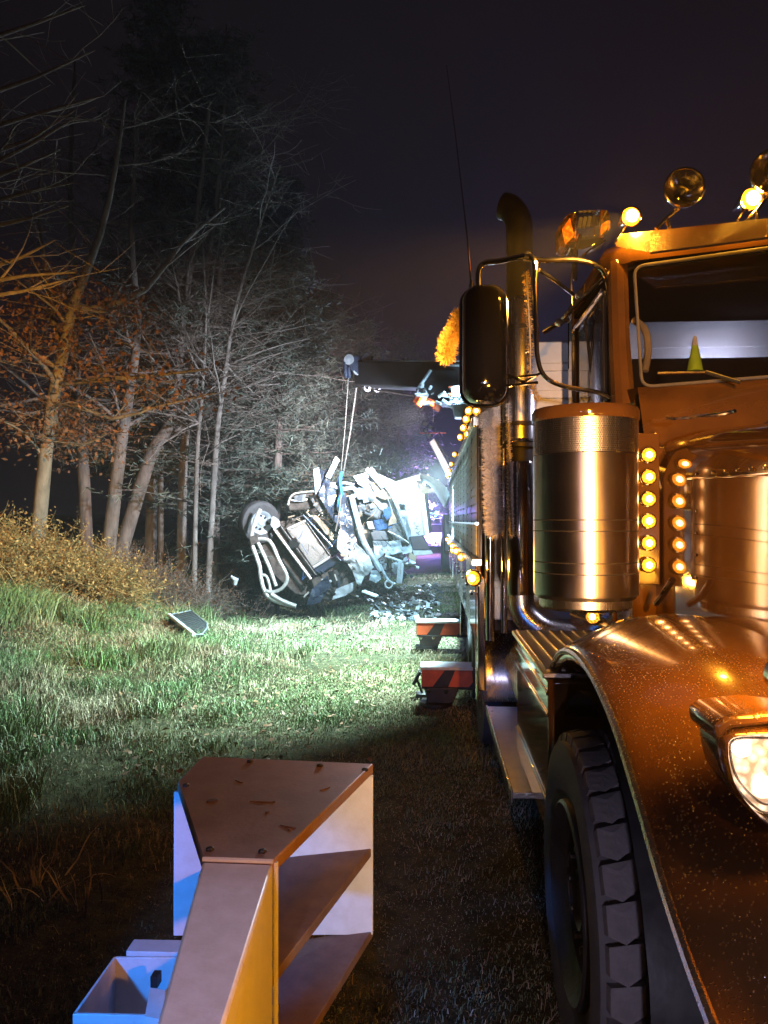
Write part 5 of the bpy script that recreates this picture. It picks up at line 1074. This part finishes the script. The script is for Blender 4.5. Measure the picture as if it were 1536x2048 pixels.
o = MB().tube([P(462, 1152, 14.3), P(472, 1160, 14.3), P(470, 1170, 14.3)], [.02, .06, .03], 10).build('mud_flap_piece', wreck_white); tag(o, 'small pale scrap in the dark ditch left of the bull bar', 'debris')

# ================================================================== trailer behind
trl = thing('box_trailer', 'white box trailer with torn bent roof, standing behind the wreck', 'trailer', P(830, 1080, 20))
YT2 = 20.0
wf = [(797, 968), (836, 962), (850, 1072), (818, 1074)]
part(MB().prism([P(x, y, YT2) for x, y in wf], (.2, 6.0, 0)), 'box_body', wreck_white, trl, bevel=.03)
part(MB().prism([P(x, y, YT2 - .05) for x, y in ((792, 962), (838, 948), (842, 962), (797, 972))], (.2, 6.0, 0)), 'roof_edge', pale_panel, trl, bevel=.02)
for f_ in (.33, .66): part(MB().tube([P(797 + 39 * f_, 968 - 6 * f_, YT2 - .012), P(818 + 32 * f_, 1074 - 2 * f_, YT2 - .012)], .010, 6), 'panel_seam', pale_panel, trl)
cs = spline([P(836, 960, 19.6), P(840, 948, 19.6), P(856, 950, 19.2), P(876, 960, 18.6), P(893, 976, 18.0), P(900, 990, 17.8)], 5); cs2 = spline([P(838, 974, 21.8), P(843, 962, 21.8), P(858, 968, 21.2), P(872, 984, 20.6), P(884, 1004, 20.0), P(890, 1014, 19.8)], 5)
part(MB().add(cs + cs2, [(i, i + 1, len(cs) + i + 1, len(cs) + i) for i in range(len(cs) - 1)]), 'bent_roof', wreck_white, trl).modifiers.new('thick', 'SOLIDIFY').thickness = .03
for k in range(0, len(cs), 5): part(MB().tube([cs[k], cs2[k]], .025, 6), 'roof_bow', pale_panel, trl)
part(MB().prism([P(836, 964, 19.9), P(872, 984, 19.9), P(842, 988, 19.9)], (0, .05, 0)), 'side_flap', wreck_tan, trl)
# dark lettering running up the front wall, unreadable at this distance
def glyph(name, px, py, ch, sz):
    cu = bpy.data.curves.new(name, 'FONT'); cu.body = ch; cu.size = sz; cu.extrude = .004; cu.align_x = 'CENTER'; cu.align_y = 'CENTER'
    tmp = bpy.data.objects.new(name, cu); col.objects.link(tmp); dg = bpy.context.evaluated_depsgraph_get(); me = bpy.data.meshes.new_from_object(tmp.evaluated_get(dg)); bpy.data.objects.remove(tmp)
    o_ = bpy.data.objects.new(name, me); col.objects.link(o_); me.materials.append(black_plastic)
    m4 = Matrix.Translation(P(px, py, YT2 - .03)) @ Matrix.Rotation(R(90), 4, 'X') @ Matrix.Rotation(R(83), 4, 'Z'); o_.data.transform(m4); set_parent(o_, trl); return o_
for px, py, ch in ((836, 1066, 'A'), (834, 1055, 'H'), (832.5, 1047, "''")): glyph('wall_letter', px, py, ch, .16)
# far crane arm with work lamp
cr_ = thing('crane', 'far crane with slanting arm and bright white work lamp', 'crane', Vector((P(912, 1041, 23).x, 24.0, 0)))
part(MB().prism([P(858, 884, 23), P(868, 876, 23), P(906, 946, 23), P(890, 946, 23)], (0, .3, 0)), 'arm', steel_pipe, cr_, bevel=.02)
part(MB().tube([P(872, 880, 23.3), P(912, 944, 23.3)], .03, 6), 'arm_ram', dark_metal, cr_)
for x, y, s_ in ((848, 848, .16), (860, 856, .14), (850, 862, .12), (858, 872, .13)): part(MB().box(P(x, y, 23), (s_, .2, s_), (0, .4, .2)), 'arm_head', dark_metal, cr_, bevel=.02)
part(MB().tube([P(840, 866, 23), P(892, 866, 23)], .014, 6), 'cross_bar', red_orange, cr_); part(MB().tube([P(868, 818, 23), P(866, 845, 23)], .01, 6), 'hang_line', cable_m, cr_)
lp_ = part(MB().prism([P(888, 938, 22.9), P(910, 936, 22.9), P(914, 950, 22.9), P(892, 952, 22.9)], (0, .2, 0)), 'work_lamp', pale_panel, cr_, bevel=.01)
part(MB().prism([P(893, 946, 22.85), P(912, 943, 22.85), P(915, 956, 22.85), P(897, 958, 22.85)], (0, .03, 0)), 'lens', white_em, lp_)
part(MB().box((P(925, 1041, 24).x + .6, 26.0, 1.3), (2.4, 5.0, 1.2)), 'carrier', dark_metal, cr_, bevel=.05); part(MB().tube([P(900, 946, 23.4), Vector((P(925, 1041, 24).x + .3, 25.2, 1.6))], .14, 10), 'mast', dark_metal, cr_)
for yy in (24.4, 27.4): part(MB().lathe([(0, -.15), (.45, -.15), (.5, -.1), (.5, .1), (.45, .15), (0, .15)], (P(925, 1041, 24).x - .5, yy, .5), (1, 0, 0), 24), 'wheel', rubber, cr_)
# emergency car far behind
ev = thing('emergency_car', 'distant emergency car with pink and blue flashing lamps, seen past the trailer', 'car', Vector((P(862, 1041, 40).x, 41, 0)))
cx = P(862, 1041, 40).x
part(MB().prism([(cx - .9, 39, .35), (cx - .9, 43.6, .35), (cx - .9, 43.6, .95), (cx - .9, 42.9, 1.0), (cx - .9, 42.3, 1.5), (cx - .9, 40.6, 1.5), (cx - .9, 39.9, 1.05), (cx - .9, 39, .9)], (1.8, 0, 0)), 'body', pale_panel, ev, bevel=.06)
part(MB().prism([(cx - .78, 39.93, 1.06), (cx + .78, 39.93, 1.06), (cx + .70, 40.56, 1.47), (cx - .70, 40.56, 1.47)], (0, -.012, .008)), 'windscreen', glossy_black, ev)
for sx in (-.85, .85):
    for yy in (39.8, 42.8): part(MB().lathe([(0, -.11), (.3, -.11), (.33, -.08), (.33, .08), (.3, .11), (0, .11)], (cx + sx, yy, .33), (1, 0, 0), 20), 'wheel', rubber, ev)
for sx in (-.62, .62): part(MB().box((cx + sx, 38.99, .72), (.3, .04, .14)), 'headlight', white_em if sx < 0 else lens_clear, ev)
part(MB().box((cx, 41.3, 1.56), (1.2, .3, .10)), 'light_bar', dark_metal, ev, bevel=.02)
part(MB().box(P(852, 1022, 38.7), (.36, .2, .30)), 'pink_beacon', pink_em, ev, bevel=.05); part(MB().box(P(866, 1030, 38.9), (.34, .2, .26)), 'blue_beacon', blue_em, ev, bevel=.05); part(MB().box(P(874, 1026, 39.2), (.2, .2, .2)), 'blue_beacon', blue_em, ev, bevel=.04)

# ------------------------------------------------------------------ night mist that carries the lamps' glow
hz = MB().box((-2, 24, 10.0), (90, 100, 24.0)).build('haze', black_plastic, smooth=False)
hm = bpy.data.materials.new('mist'); hm.use_nodes = True; t_ = hm.node_tree; t_.nodes.remove(t_.nodes['Principled BSDF'])
pv_ = t_.nodes.new('ShaderNodeVolumePrincipled'); pv_.inputs['Density'].default_value = HAZE; pv_.inputs['Color'].default_value = (0.9, 0.9, 0.92, 1); pv_.inputs['Anisotropy'].default_value = 0.3
t_.links.new(pv_.outputs[0], t_.nodes['Material Output'].inputs['Volume']); hz.data.materials.clear(); hz.data.materials.append(hm); tag(hz, 'thin night mist glowing around the lamps', 'haze', kind='stuff')
